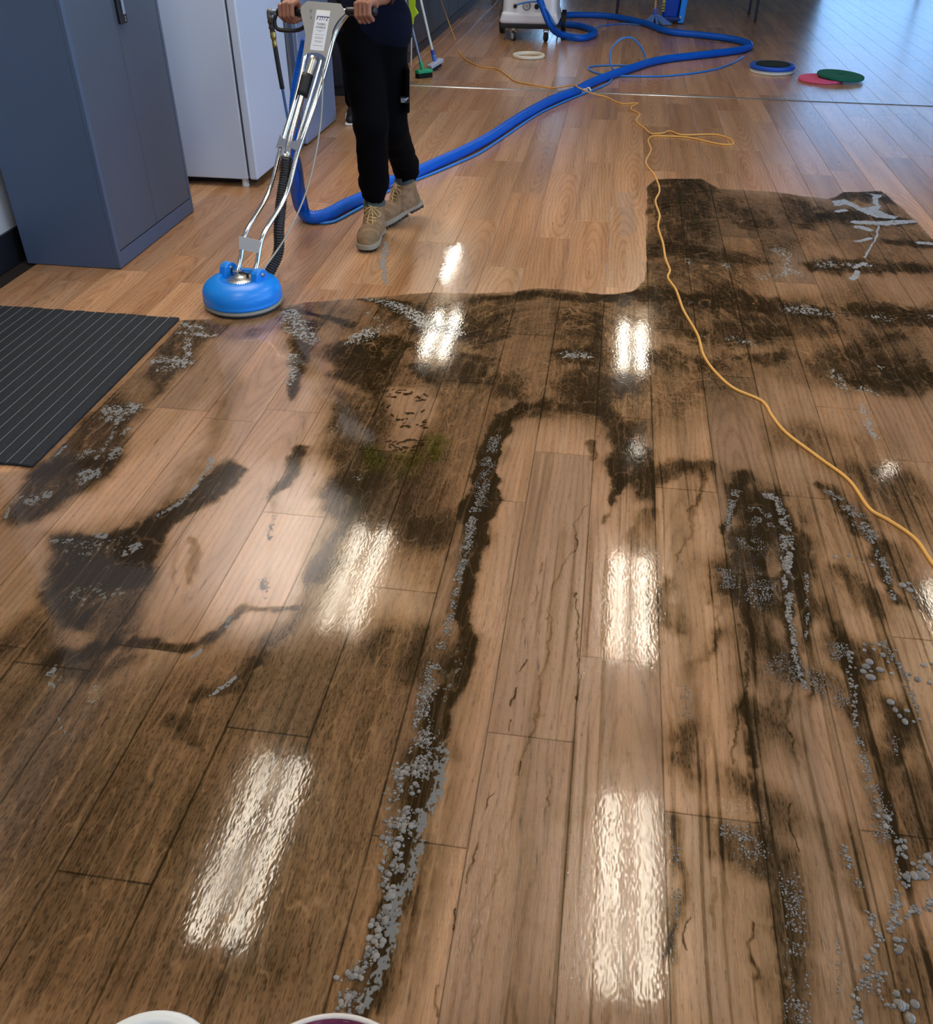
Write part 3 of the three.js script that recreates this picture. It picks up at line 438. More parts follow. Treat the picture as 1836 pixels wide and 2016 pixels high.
const SUDS_TRAILS = [
[1.7,0.0009,0.0032,[-0.288,2.132,0.016,-0.29,2.009,0.017,-0.287,1.896,0.014,-0.287,1.81,0.014,-0.288,1.729,0.009,-0.285,1.659,0.009,-0.288,1.603,0.013,-0.29,1.521,0.015,-0.294,1.454,0.019,-0.298,1.411,0.024,-0.298,1.35,0.017,-0.297,1.307,0.018,-0.278,1.267,0.025,-0.279,1.212,0.029,-0.274,1.17,0.032]],
[3.0,0.0012,0.0062,[-0.292,1.188,0.036,-0.291,1.133,0.035,-0.283,1.062,0.032,-0.287,1.016,0.028,-0.282,0.976,0.026,-0.277,0.928,0.024,-0.269,0.878,0.022,-0.277,0.845,0.02,-0.273,0.811,0.017,-0.281,0.783,0.014,-0.284,0.759,0.018,-0.306,0.718,0.029,-0.298,0.7,0.023,-0.298,0.667,0.018]],
[2.6,0.0016,0.004,[0.573,2.342,0.025,0.594,2.234,0.03,0.601,2.123,0.021,0.583,1.965,0.016,0.573,1.868,0.013,0.562,1.791,0.009,0.564,1.734,0.007,0.557,1.631,0.007,0.568,1.539,0.005]],
[2.6,0.003,0.005,[0.601,2.078,0.011,0.577,1.923,0.009,0.573,1.837,0.006]],
[1.6,0.0012,0.0026,[0.482,2.348,0.017,0.457,2.252,0.011,0.436,2.133,0.008]],
[0.9,0.001,0.0022,[0.531,2.264,0.033,0.542,2.169,0.042]],
[0.6,0.001,0.002,[0.493,2.106,0.043,0.498,2.053,0.048]],
[0.8,0.001,0.002,[0.416,1.955,0.026,0.42,1.875,0.025]],
[0.6,0.001,0.0022,[0.471,1.883,0.061,0.528,1.861,0.065]],
[1.6,0.0014,0.003,[0.632,1.972,0.005,0.611,1.813,0.006,0.591,1.697,0.004]],
[1.2,0.0014,0.0036,[0.737,2.41,0.013,0.785,2.354,0.02,0.813,2.269,0.027,0.834,2.205,0.029,0.844,2.125,0.018,0.846,2.014,0.013,0.844,1.895,0.012]],
[1.3,0.002,0.006,[0.685,1.684,0.015,0.68,1.606,0.02,0.679,1.556,0.01]],
[1.2,0.0016,0.0036,[0.679,1.556,0.005,0.662,1.466,0.005,0.651,1.343,0.005]],
[0.7,0.001,0.002,[0.667,1.709,0.026,0.664,1.642,0.026]],
[0.25,0.001,0.0016,[0.293,1.508,0.011,0.293,1.408,0.022]],
[0.4,0.001,0.0018,[0.499,1.623,0.055,0.601,1.556,0.046,0.657,1.505,0.032]],
[0.9,0.0012,0.003,[0.776,1.732,0.013,0.806,1.625,0.012,0.806,1.499,0.008]],
[-1,0,0,[0.722,2.056,0.007]],
[-1,0,0,[0.76,2.068,0.005]],
[-1,0,0,[0.782,2.063,0.004]],
[-1,0,0,[0.794,2.043,0.004]],
[-1,0,0,[0.815,2.034,0.007]],
[-1,0,0,[0.876,1.958,0.012]],
[-1,0,0,[0.891,1.941,0.009]],
[-1,0,0,[0.896,1.91,0.007]],
[-1,0,0,[0.895,1.969,0.007]],
[-1,0,0,[0.731,1.712,0.007]],
[-1,0,0,[0.751,1.718,0.005]],
[-1,0,0,[0.766,1.717,0.006]],
[-1,0,0,[0.727,1.691,0.006]],
[-1,0,0,[0.751,1.698,0.005]],
[-1,0,0,[0.768,1.681,0.009]],
[-1,0,0,[0.731,1.652,0.01]],
[-1,0,0,[0.719,1.634,0.012]],
[-1,0,0,[0.71,1.617,0.008]],
[-1,0,0,[0.723,1.6,0.012]],
[-1,0,0,[0.75,1.629,0.01]],
[-1,0,0,[0.729,1.621,0.005]],
[-1,0,0,[0.817,1.624,0.006]],
[-1,0,0,[0.831,1.611,0.008]],
[-1,0,0,[0.856,1.605,0.007]],
[-1,0,0,[0.857,1.662,0.007]],
[-1,0,0,[0.878,1.669,0.006]],
[-1,0,0,[0.752,1.527,0.011]],
[-1,0,0,[0.757,1.504,0.008]],
[-1,0,0,[0.763,1.487,0.007]],
[-1,0,0,[0.771,1.472,0.009]],
[-1,0,0,[0.783,1.506,0.007]],
[-1,0,0,[0.79,1.475,0.005]],
[-1,0,0,[0.805,1.485,0.005]],
[-1,0,0,[0.802,1.703,0.004]],
[-1,0,0,[0.776,1.659,0.005]],
[-1,0,0,[0.775,1.621,0.006]],
[1.6,0.003,0.008,[0.747,1.123,0.029,0.709,1.096,0.018,0.671,1.054,0.012]],
[2.4,0.002,0.0045,[0.662,1.045,0.01,0.648,1.012,0.01,0.636,0.98,0.008,0.615,0.951,0.006]],
[1.5,0.0018,0.005,[0.615,0.951,0.006,0.588,0.915,0.007,0.567,0.878,0.014,0.552,0.833,0.014,0.537,0.788,0.012]],
[1.6,0.0016,0.0038,[0.573,1.13,0.011,0.586,1.065,0.011,0.596,1.023,0.008,0.601,0.967,0.008,0.607,0.947,0.008]],
[2.0,0.002,0.0042,[0.725,1.035,0.009,0.681,1.01,0.007,0.648,0.982,0.006,0.618,0.952,0.004]],
[2.2,0.004,0.01,[0.613,0.855,0.021,0.619,0.827,0.023,0.616,0.8,0.022]],
[1.6,0.003,0.007,[0.638,0.951,0.011,0.633,0.922,0.009]],
[1.3,0.002,0.006,[0.665,1.224,0.022,0.678,1.181,0.024,0.693,1.148,0.012,0.674,1.112,0.012,0.661,1.069,0.009]],
[0.6,0.001,0.0022,[0.659,1.285,0.015,0.67,1.249,0.026,0.655,1.143,0.024]],
[0.6,0.0012,0.003,[0.592,0.888,0.031,0.581,0.821,0.03]],
[0.55,0.001,0.0022,[0.344,1.134,0.028,0.396,1.129,0.037,0.405,1.07,0.028]],
[0.6,0.001,0.0024,[0.464,1.054,0.023,0.463,0.995,0.026,0.459,0.938,0.023,0.453,0.85,0.022,0.442,0.774,0.021]],
[0.9,0.001,0.002,[0.535,0.95,0.003,0.521,0.861,0.003,0.509,0.784,0.004]],
[1,0.0012,0.003,[0.665,1.415,0.005,0.661,1.335,0.007,0.66,1.29,0.011]],
[0.6,0.001,0.002,[0.74,1.426,0.009,0.732,1.372,0.009]],
[1.2,0.002,0.005,[0.708,1.021,0.006,0.701,0.968,0.007,0.697,0.939,0.007]],
[0.5,0.001,0.002,[0.256,1.081,0.01,0.256,1.002,0.011,0.248,0.924,0.009]],
[0.8,0.001,0.0024,[-0.282,2.555,0.018,-0.287,2.444,0.024,-0.286,2.296,0.025,-0.28,2.14,0.026]],
[1.2,0.001,0.003,[-0.085,3.186,0.034,-0.019,3.205,0.034]]];
const CORD_PATH = [-1.87,0.596,10.311,-1.87,0.364,10.591,-1.86,0.161,10.904,-1.726,0.006,10.594,-1.533,0.005,9.717,-1.365,0.005,9.27,-1.212,0.005,9.036,-1.087,0.005,8.982,-0.931,0.005,8.645,-0.841,0.005,8.432,-0.675,0.005,8.307,-0.495,0.005,8.21,-0.345,0.04,8.152,-0.269,0.09,7.793,-0.167,0.03,7.91,-0.064,0.005,7.939,0.082,0.005,7.698,0.2,0.005,7.737,0.153,0.005,7.601,0.153,0.005,7.494,0.211,0.005,7.365,0.187,0.005,7.13,0.245,0.005,6.92,0.298,0.012,6.734,0.368,0.014,6.752,0.422,0.005,6.859,0.494,0.012,6.738,0.742,0.005,6.811,0.826,0.005,6.696,0.828,0.005,6.558,0.757,0.005,6.546,0.528,0.005,6.702,0.396,0.005,6.709,0.302,0.005,6.693,0.269,0.005,6.588,0.283,0.005,6.32,0.246,0.005,6.001,0.295,0.005,5.722,0.319,0.005,5.411,0.292,0.005,5.212,0.309,0.005,4.944,0.297,0.005,4.774,0.316,0.005,4.505,0.323,0.005,4.292,0.338,0.005,4.141,0.326,0.005,4.062,0.357,0.005,3.915,0.381,0.005,3.692,0.427,0.005,3.444,0.44,0.005,3.26,0.478,0.005,3.116,0.533,0.005,3.004,0.622,0.005,2.923,0.645,0.005,2.818,0.674,0.005,2.719,0.758,0.005,2.573,0.83,0.005,2.451,0.866,0.005,2.294,0.906,0.005,2.25,0.958,0.005,2.173,0.979,0.005,2.061,1.029,0.005,1.854];
const HOSE_PATH = [-1.369,0.902,4.3,-1.408,0.794,4.3,-1.44,0.67,4.28,-1.464,0.517,4.27,-1.505,0.333,4.35,-1.556,0.178,4.5,-1.574,0.05,4.602,-1.503,0.034,4.528,-1.439,0.034,4.572,-1.378,0.034,4.757,-1.322,0.034,4.894,-1.249,0.034,5.18,-1.151,0.034,5.374,-1.059,0.034,5.612,-0.946,0.034,5.894,-0.807,0.034,6.324,-0.663,0.034,6.93,-0.455,0.034,7.627,-0.313,0.034,7.943,-0.164,0.034,8.389,0.133,0.034,9.025,0.415,0.034,9.515,0.913,0.034,9.938,1.243,0.034,10.262,1.335,0.034,10.589,1.187,0.034,10.891,0.885,0.034,11.112,0.566,0.034,11.27,0.296,0.034,11.874,0.091,0.034,12.169,-0.123,0.034,12.39,-0.493,0.034,12.455,-0.743,0.034,12.319,-0.872,0.034,12.162,-0.781,0.034,11.757,-0.7,0.034,11.691,-0.448,0.034,11.538,-0.287,0.034,11.224,-0.266,0.034,10.938,-0.405,0.034,10.67,-0.6,0.05,10.761,-0.709,0.184,10.45,-0.779,0.311,10.45,-0.853,0.44,10.5,-0.94,0.473,10.7];
const LINE_PATH_A = [-1.523,0.03,4.537,-1.471,0.008,4.531,-1.406,0.008,4.542,-1.324,0.008,4.761,-1.235,0.008,5.113,-1.043,0.008,5.521,-0.928,0.008,5.781,-0.832,0.008,6.017,-0.696,0.008,6.568,-0.539,0.008,7.222,-0.341,0.008,7.76,-0.232,0.008,8.014,-0.056,0.008,8.442,-0.014,0.008,8.719];
const LINE_PATH_B = [1.222,0.008,9.988,1.083,0.008,9.606,0.87,0.008,9.234,0.631,0.008,8.997,0.404,0.008,8.862,0.136,0.008,8.815,-0.088,0.008,8.847,-0.221,0.008,9.017,-0.237,0.008,9.19,-0.1,0.008,9.292,0.111,0.008,9.329,0.265,0.008,9.305];
const LINE_PATH_C = [-0.016,-0.029,9.05,-0.055,0.087,9.05,-0.047,0.187,9.07,0.018,0.254,9.1,0.107,0.266,9.15,0.195,0.203,9.2,0.258,0.106,9.25,0.283,0.013,9.28];
const LINE_PATH_D = [0.299,0.008,11.915,0.065,0.008,11.993,-0.167,0.008,11.829,-0.262,0.03,11.486,-0.32,0.02,11.248,-0.383,0.012,10.795,-0.457,0.008,10.674,-0.559,0.008,10.757,-0.655,0.008,11.055,-0.665,0.205,10.4,-0.751,0.324,10.42,-0.837,0.375,10.48,-0.946,0.372,10.53,-1.064,0.343,10.56];
// ------------------------------------------------------------------ the room
const X_LEFT = -2.72, X_RIGHT = 6.5, F_FAR = 17.5, F_BACK = -4, CEIL = 2.8;
const wallPaint = std(0xb4b8be, 0.8), ceilPaint = std(0x777670, 0.9), blackSkirt = std(0x11141b, 0.5), darkFrame = std(0x2b2e33, 0.4);
const glass = new THREE.MeshPhysicalMaterial({ color: 0xffffff, roughness: 0.02, transmission: 1, thickness: 0, ior: 1.5 });

// --- floor: laminate boards 190 mm wide and 1.17 m long, every board its own piece
const BW = 0.19, BL = 1.17, SEAM0 = 0.045;
const PHASE = { '-6': 0.261, '-5': 0.846, '-4': 0.057, '-3': 0.568, '-2': 1.011, '-1': 0.132, 0: 0.398, 1: 1.155, 2: 0.767, 3: 0.0, 4: 0.583 };
const phaseOf = (k) => PHASE[k] ?? h2(k + 500, 77) * BL;
const WOOD_W = 2048, WOOD_H = 336, WOOD = [];
function woodTexture(v) {
  const col = new Uint8Array(WOOD_W * WOOD_H * 4), o = v * 41.7, uc = rr(0.25, 0.9), vc = rr(0.06, 0.13), cath = v % 2 === 0, marks = [];
  for (let i = 0; i < 4; i++) marks.push([rr(0.05, 1.1), rr(0.02, 0.17), rr(0.012, 0.035), rr(0.0012, 0.0026), rr(0.4, 0.85)]);
  for (let j = 0; j < WOOD_H; j++) for (let i = 0; i < WOOD_W; i++) {
    const u = i / WOOD_W * BL, w = j / WOOD_H * BW;
    const wob = (fbm(u * 2.2 + o, w * 9, 3) - 0.5) * 0.05, ww = w + wob;
    let ring = cath ? Math.sqrt((ww - vc) * (ww - vc) + Math.pow((u - uc) * 0.11, 2)) * 330 : ww * 300 + (fbm(u * 1.1 + o, 3.3, 2) - 0.5) * 9;
    ring += (vn(u * 60 + o, w * 420) - 0.5) * 0.8;
    const late = Math.pow(0.5 + 0.5 * Math.sin(ring * 1.15), 3);
    const fibre = vn(u * 14 + o, w * 900) * 0.6 + vn(u * 45, w * 1900 + o) * 0.4, broad = fbm(u * 1.3 + o, w * 26 + o, 3);
    let t = 0.28 * late + 0.44 * fibre + 0.95 * (broad - 0.5) + 0.03;
    const pore = sstep(0.66, 0.84, vn(u * 85 + o * 3, w * 1150 + ring * 0.3)) * (0.45 + 0.55 * late);
    let r = mix(0.56, 0.30, t), g = mix(0.33, 0.152, t), b = mix(0.182, 0.068, t);
    const red = fbm(u * 1.9 + 31 + o, w * 40, 2) - 0.5; r *= 1 + 0.12 * red; b *= 1 - 0.15 * red;
    const p = 1 - 0.42 * pore; r *= p; g *= p * (1 - 0.04 * pore); b *= p * (1 - 0.06 * pore);
    for (const [mu, mw, ml, mh, ms] of marks) { const a = (u - mu) / ml, c = (w - mw - (u - mu) * 0.05) / mh, q = a * a + c * c; if (q < 4) { const k = ms * Math.exp(-q * 1.2) * (0.5 + 0.7 * fibre); r *= 1 - k; g *= 1 - k; b *= 1 - k; } }
    const e = (j * WOOD_W + i) * 4; col[e] = sb(r); col[e + 1] = sb(g); col[e + 2] = sb(b); col[e + 3] = 255;
  }
  return dataTex(WOOD_W, WOOD_H, col, true, THREE.RepeatWrapping);
}
for (let v = 0; v < 8; v++) WOOD.push(woodTexture(v));
const poreBump = (() => {     // embossed pores running along the board
  const W = 1024, H = 512, d = new Uint8Array(W * H * 4);
  for (let j = 0; j < H; j++) for (let i = 0; i < W; i++) { const a = vn(i * 0.09, j * 0.9), b = vn(i * 0.03 + 7, j * 0.35), c = fbm(i * 0.02, j * 0.05, 2), v = clamp(0.62 - 0.5 * sstep(0.62, 0.85, a) + 0.2 * (b - 0.5) + 0.4 * (c - 0.5)); d.fill(Math.round(v * 255), (j * W + i) * 4, (j * W + i) * 4 + 3); d[(j * W + i) * 4 + 3] = 255; }
  return dataTex(W, H, d, false, THREE.RepeatWrapping);
})();
const TONES = [[1.0, 1.0, 1.0], [0.78, 0.755, 0.73], [1.08, 1.05, 1.02], [0.92, 0.86, 0.80]];
const boardMats = [];
for (const t of WOOD) for (const [r, g, b] of TONES) { const m = new THREE.MeshPhysicalMaterial({ map: t, roughness: 0.22, bumpMap: poreBump, bumpScale: 0.00022, specularIntensity: 0.9 }); m.color.setRGB(r, g, b); boardMats.push(m); }
function boardGeometry(len, flip) {
  const w = BW - 0.0009, l = len - 0.0009, c = 0.0011, dep = -0.0085, e = -0.0012, pos = [], uv = [], nor = [], idx = [];
  const quad = (p, n) => { const k = pos.length / 3; for (const q of p) { pos.push(...q); nor.push(...n); uv.push(((flip ? -q[2] : q[2]) + len / 2) / BL, (flip ? -q[0] : q[0]) / BW + 0.5); } idx.push(k, k + 1, k + 2, k, k + 2, k + 3); };
  const a = w / 2, b = l / 2, ai = a - c, bi = b - c;
  quad([[-ai, 0, bi], [ai, 0, bi], [ai, 0, -bi], [-ai, 0, -bi]], [0, 1, 0]);
  quad([[-a, e, b], [-ai, 0, bi], [-ai, 0, -bi], [-a, e, -b]], [-0.6, 0.8, 0]); quad([[ai, 0, bi], [a, e, b], [a, e, -b], [ai, 0, -bi]], [0.6, 0.8, 0]);
  quad([[-a, e, b], [a, e, b], [ai, 0, bi], [-ai, 0, bi]], [0, 0.8, 0.6]); quad([[-ai, 0, -bi], [ai, 0, -bi], [a, e, -b], [-a, e, -b]], [0, 0.8, -0.6]);
  quad([[-a, dep, b], [-a, e, b], [-a, e, -b], [-a, dep, -b]], [-1, 0, 0]); quad([[a, e, b], [a, dep, b], [a, dep, -b], [a, e, -b]], [1, 0, 0]);
  quad([[-a, dep, b], [a, dep, b], [a, e, b], [-a, e, b]], [0, 0, 1]); quad([[-a, e, -b], [a, e, -b], [a, dep, -b], [-a, dep, -b]], [0, 0, -1]);
  const g = new THREE.BufferGeometry(); g.setAttribute('position', new THREE.Float32BufferAttribute(pos, 3)); g.setAttribute('normal', new THREE.Float32BufferAttribute(nor, 3)); g.setAttribute('uv', new THREE.Float32BufferAttribute(uv, 2)); g.setIndex(idx); return g;
}
{
  const floor = new THREE.Group(); floor.name = 'floor'; floor.userData.kind = 'structure'; scene.add(floor);
  const sub = shade(new THREE.Mesh(box(X_LEFT - 0.15, X_RIGHT + 0.15, -0.12, -0.0085, F_BACK - 0.15, F_FAR + 0.15), std(0x241a14, 0.9))); sub.name = 'subfloor'; floor.add(sub);
  const full = [boardGeometry(BL, false), boardGeometry(BL, true)], view = [], rest = [];
  camera.updateMatrixWorld(true); camera.updateProjectionMatrix();
  const q = new THREE.Vector3();
  for (let k = Math.ceil((X_LEFT - SEAM0) / BW); SEAM0 + (k + 1) * BW <= X_RIGHT + 0.001; k++) {
    const x = SEAM0 + (k + 0.5) * BW, ph = phaseOf(k);
    for (let n = Math.floor((F_BACK - ph) / BL); ph + n * BL < F_FAR; n++) {
      const f0 = Math.max(F_BACK, ph + n * BL), f1 = Math.min(F_FAR, ph + (n + 1) * BL); if (f1 - f0 < 0.03) continue;
      const f = (f0 + f1) / 2, key = Math.floor(h2(k + 91, n + 57) * 9973), whole = f1 - f0 > BL - 1e-6;
      let seen = false; for (const [a, b] of [[x, f], [x, f0], [x, f1]]) { q.set(a, 0, -b).project(camera); if (q.z < 1 && b > 0 && Math.abs(q.x) < 1.06 && Math.abs(q.y) < 1.06) seen = true; }
      const piece = { x, f, len: f1 - f0, whole, mat: boardMats[key % boardMats.length], flip: (key >> 5) & 1, tone: h2(k, n + 5) };
      (seen && whole ? view : rest).push(piece);
    }
  }
  view.sort((a, b) => Math.hypot(a.x, a.f) - Math.hypot(b.x, b.f));
  rest.push(...view.splice(300));
  for (const p of view) { const m = shade(new THREE.Mesh(full[p.flip], p.mat)); m.name = 'plank'; m.position.set(p.x, 0, -p.f); floor.add(m); }
  for (let v = 0; v < 4; v++) {
    const list = rest.filter((p, i) => i % 4 === v).map((p) => { const g = boardGeometry(p.len, p.flip).translate(p.x, 0, -p.f), c = new Float32Array(g.attributes.position.count * 3).fill(0.84 + 0.26 * p.tone); g.setAttribute('color', new THREE.BufferAttribute(c, 3)); return g; });
    const m = shade(new THREE.Mesh(mergeGeometries(list), new THREE.MeshPhysicalMaterial({ map: WOOD[v * 2], vertexColors: true, roughness: 0.22, bumpMap: poreBump, bumpScale: 0.00022, specularIntensity: 0.9 }))); m.name = 'plank'; m.userData.kind = 'stuff'; floor.add(m);
  }
}
// --- metal joint strip across the floor
{
  const g = new THREE.Group(); g.name = 'trim_1'; g.userData.kind = 'structure'; scene.add(g);
  const len = 8.36, a = Math.atan2(0.16, 8.36), s = new THREE.Shape();
  s.moveTo(-0.021, 0); s.quadraticCurveTo(-0.018, 0.0035, -0.008, 0.0042); s.lineTo(0.008, 0.0042); s.quadraticCurveTo(0.018, 0.0035, 0.021, 0); s.lineTo(-0.021, 0);
  const m = shade(new THREE.Mesh(new THREE.ExtrudeGeometry(s, { depth: len, bevelEnabled: false, steps: 1 }), std(0xc9cdd0, 0.3, { metalness: 0.85 }))); m.name = 'cover_strip';
  m.rotation.y = Math.PI / 2 - a; m.position.copy(V(-1.9, 0.0002, 8.135)); g.add(m);
}
// --- shell
structure('ceiling', box(X_LEFT - 0.15, X_RIGHT + 0.15, CEIL, CEIL + 0.15, F_BACK - 0.15, F_FAR + 0.15), ceilPaint);
function wallWithHoles(name, along, at, thick, from, to, holes) {   // along 'x' or 'f'; holes [a0, a1, y0, y1]
  const bits = [], put = (a0, a1, y0, y1) => { if (a1 - a0 > 1e-4 && y1 - y0 > 1e-4) bits.push(along === 'x' ? box(a0, a1, y0, y1, Math.min(at, at + thick), Math.max(at, at + thick)) : box(Math.min(at, at + thick), Math.max(at, at + thick), y0, y1, a0, a1)); };
  let a = from; for (const [a0, a1, y0, y1] of holes) { put(a, a0, 0, CEIL); put(a0, a1, 0, y0); put(a0, a1, y1, CEIL); a = a1; } put(a, to, 0, CEIL);
  return structure(name, mergeGeometries(bits), wallPaint);
}
let windowCount = 0;
const dimmingGlass = glass.clone(); dimmingGlass.color.setRGB(0.58, 0.62, 0.66);  // tint added to dim the sky reflected from the far glazing
function windowUnit(along, at, a0, a1, y0, y1, mullions, pane = glass) {
  const g = new THREE.Group(); g.name = `window_${++windowCount}`; g.userData.kind = 'structure'; scene.add(g);
  const B = (p0, p1, q0, q1, d0, d1) => (along === 'x' ? box(p0, p1, q0, q1, at + d0, at + d1) : box(at + d0, at + d1, q0, q1, p0, p1));
  const put = (n, geo, mat) => { const m = shade(new THREE.Mesh(geo, mat)); m.name = n; g.add(m); };
  const w = 0.05; put('window_frame', mergeGeometries([B(a0, a1, y0, y0 + w, -0.03, 0.03), B(a0, a1, y1 - w, y1, -0.03, 0.03), B(a0, a0 + w, y0 + w, y1 - w, -0.03, 0.03), B(a1 - w, a1, y0 + w, y1 - w, -0.03, 0.03)]), darkFrame);
  let p = a0 + w; for (const m of [...mullions, a1 - w]) { put('pane', B(p, m - (m === a1 - w ? 0 : w / 2), y0 + w, y1 - w, -0.003, 0.003), pane); if (m !== a1 - w) put('mullion', B(m - w / 2, m + w / 2, y0 + w, y1 - w, -0.03, 0.03), darkFrame); p = m + w / 2; }
}
wallWithHoles('wall_far', 'x', F_FAR, 0.15, X_LEFT - 0.15, X_RIGHT + 0.15, [[-1.32, -1.0, 0.1, 2.5], [3.2, 6.3, 0.1, 2.55]]);
windowUnit('x', F_FAR + 0.07, -1.32, -1.0, 0.1, 2.5, []); windowUnit('x', F_FAR + 0.07, 3.2, 6.3, 0.1, 2.55, [4.75, 5.35], dimmingGlass);
const RW = [[-2.5, 1.4, 0.4, 2.6], [2.0, 6.2, 0.4, 2.6]];
wallWithHoles('wall_right', 'f', X_RIGHT, 0.15, F_BACK, F_FAR, RW); for (const [a, b, c, d] of RW) windowUnit('f', X_RIGHT + 0.07, a, b, c, d, [(a + b) / 2]);
const KW = [[2.4, 5.6, 0.85, 2.5]];
wallWithHoles('wall_back', 'x', F_BACK, -0.15, X_LEFT - 0.15, X_RIGHT + 0.15, KW); for (const [a, b, c, d] of KW) windowUnit('x', F_BACK - 0.07, a, b, c, d, [(a + b) / 2]);
wallWithHoles('wall_left', 'f', X_LEFT, -0.15, F_BACK, F_FAR, [[2.2, 3.17, 0, 2.1]]);
{ // side door by the mat
  const g = new THREE.Group(); g.name = 'door_1'; g.userData.kind = 'structure'; scene.add(g);
  const put = (n, geo, mat, p = g) => { const m = shade(new THREE.Mesh(geo, mat)); m.name = n; p.add(m); return m; };
  const d = put('door_leaf', box(X_LEFT - 0.07, X_LEFT - 0.03, 0.012, 2.095, 2.205, 3.165, 0.004), std(0x4a3d33, 0.45));
  put('door_handle', merge([pipe([V(X_LEFT - 0.03, 1.0, 2.3), V(X_LEFT + 0.03, 1.0, 2.3), V(X_LEFT + 0.035, 1.0, 2.32), V(X_LEFT + 0.035, 1.0, 2.42)], 0.009, 8, 0.01)]), std(0xb8babd, 0.3, { metalness: 0.9 }), d);
  put('door_frame', mergeGeometries([box(X_LEFT, X_LEFT + 0.015, 0, 2.17, 2.13, 2.2), box(X_LEFT, X_LEFT + 0.015, 0, 2.17, 3.17, 3.24), box(X_LEFT, X_LEFT + 0.015, 2.1, 2.17, 2.2, 3.17)]), std(0xeeeeee, 0.4));
}
structure('baseboard_left', mergeGeometries([box(X_LEFT, X_LEFT + 0.014, 0, 0.15, F_BACK, 2.13), box(X_LEFT, X_LEFT + 0.014, 0, 0.15, 3.24, F_FAR)]), blackSkirt);
structure('baseboard_far', mergeGeometries([box(X_LEFT, 3.2, 0, 0.1, F_FAR - 0.014, F_FAR), box(6.3, X_RIGHT, 0, 0.1, F_FAR - 0.014, F_FAR)]), blackSkirt);
structure('baseboard_right', box(X_RIGHT - 0.014, X_RIGHT, 0, 0.12, F_BACK, F_FAR), blackSkirt);

// --- ceiling lights: twin fluorescent battens in rows, a row of small downlights between, one flat panel
const tubeMat = new THREE.MeshStandardMaterial({ color: 0xffffff, emissive: TUBE_COLOR, emissiveIntensity: 4, roughness: 0.4 }), battenMat = std(0xf2f2ee, 0.4);
function area(w, l, x, y, f, k, c = TUBE_COLOR) { const a = new THREE.RectAreaLight(c, k, w, l); a.position.copy(V(x, y, f)); a.rotation.x = -Math.PI / 2; return a; }
function batten(x, f, label, strips = [-0.095, 0.095]) {
  const t = thing('ceiling_light', label, 'light', [x, CEIL, f], 'twin tube ceiling lights');
  part('housing', box(x - 0.15, x + 0.15, CEIL - 0.035, CEIL, f - 0.6, f + 0.6, 0.008), battenMat, t);
  for (const s of strips) {
    part('tube', box(x + s - 0.042, x + s + 0.042, CEIL - 0.064, CEIL - 0.036, f - 0.56, f + 0.56, 0.012), tubeMat, t);
    for (const e of [-0.575, 0.575]) part('lamp_holder', box(x + s - 0.045, x + s + 0.045, CEIL - 0.068, CEIL - 0.02, f + e - 0.014, f + e + 0.014, 0.004), battenMat, t);
    const l = area(0.08, 1.12, x + s, CEIL - 0.07, f, TUBE_LIGHT); l.name = 'tube_light'; scene.add(l);
  }
}
for (const [x, f, place] of [[-1.55, 2.65, 'second from the door in the row near the left wall'], [0.45, 2.7, 'second in the middle row, over the bare floor'], [-1.55, 4.9, 'over the scrubber in the row near the left wall'], [0.46, 4.9, 'third in the middle row'], [-1.65, 9.1, 'over the metal floor strip at the left'], [0.46, 9.15, 'over the metal floor strip in the middle row'], [-1.9, 11.3, 'above the white extraction machine'], [2.72, 4.9, 'in the row on the window side, far one'], [2.72, 2.7, 'in the row on the window side, near one'], [0.45, 0.4, 'added to brighten the near floor, middle row'], [-1.55, 0.4, 'added to brighten the near floor, on the left']])  // last two battens are added, unseen, to brighten the near floor
  f > 11 ? batten(x, f, 'single strip ceiling light ' + place, [0]) : batten(x, f, 'twin strip ceiling light ' + place);
for (const [x, f, place] of [[-1.6, 7.0, 'on the left'], [0.52, 7.1, 'in the middle'], [2.7, 7.1, 'on the window side']]) {
  const t = thing('downlight', 'small round recessed ceiling downlight ' + place, 'light', [x, CEIL, f], 'round downlights');
  part('trim_ring', lathe([[0.05, 0], [0.075, 0], [0.075, -0.008], [0.05, -0.012], [0.05, 0]], [x, CEIL, f], 32), battenMat, t);
  part('lamp_lens', lathe([[0, -0.006], [0.05, -0.006], [0.05, -0.002], [0, -0.002]], [x, CEIL, f], 32), tubeMat, t);
  const l = area(0.09, 0.09, x, CEIL - 0.014, f, TUBE_LIGHT); l.name = 'downlight_light'; scene.add(l);
}
{
  const t = thing('panel_light', 'wide flat light panel on the ceiling near the left wall', 'light', [-2.2, CEIL, 5.1]);
  part('frame', merge([box(-2.48, -1.92, CEIL - 0.03, CEIL, 4.32, 4.35), box(-2.48, -1.92, CEIL - 0.03, CEIL, 5.85, 5.88), box(-2.48, -2.45, CEIL - 0.03, CEIL, 4.35, 5.85), box(-1.95, -1.92, CEIL - 0.03, CEIL, 4.35, 5.85)]), battenMat, t);
  part('diffuser_lamp', box(-2.45, -1.95, CEIL - 0.02, CEIL - 0.005, 4.35, 5.85), new THREE.MeshStandardMaterial({ color: 0xffffff, emissive: new THREE.Color().setRGB(1, 0.86, 0.8), emissiveIntensity: 1.5, roughness: 0.6 }), t);
  const l = area(0.5, 1.5, -2.2, CEIL - 0.026, 5.1, 7, new THREE.Color().setRGB(1, 0.87, 0.8)); l.name = 'panel_lamp_light'; scene.add(l);
}
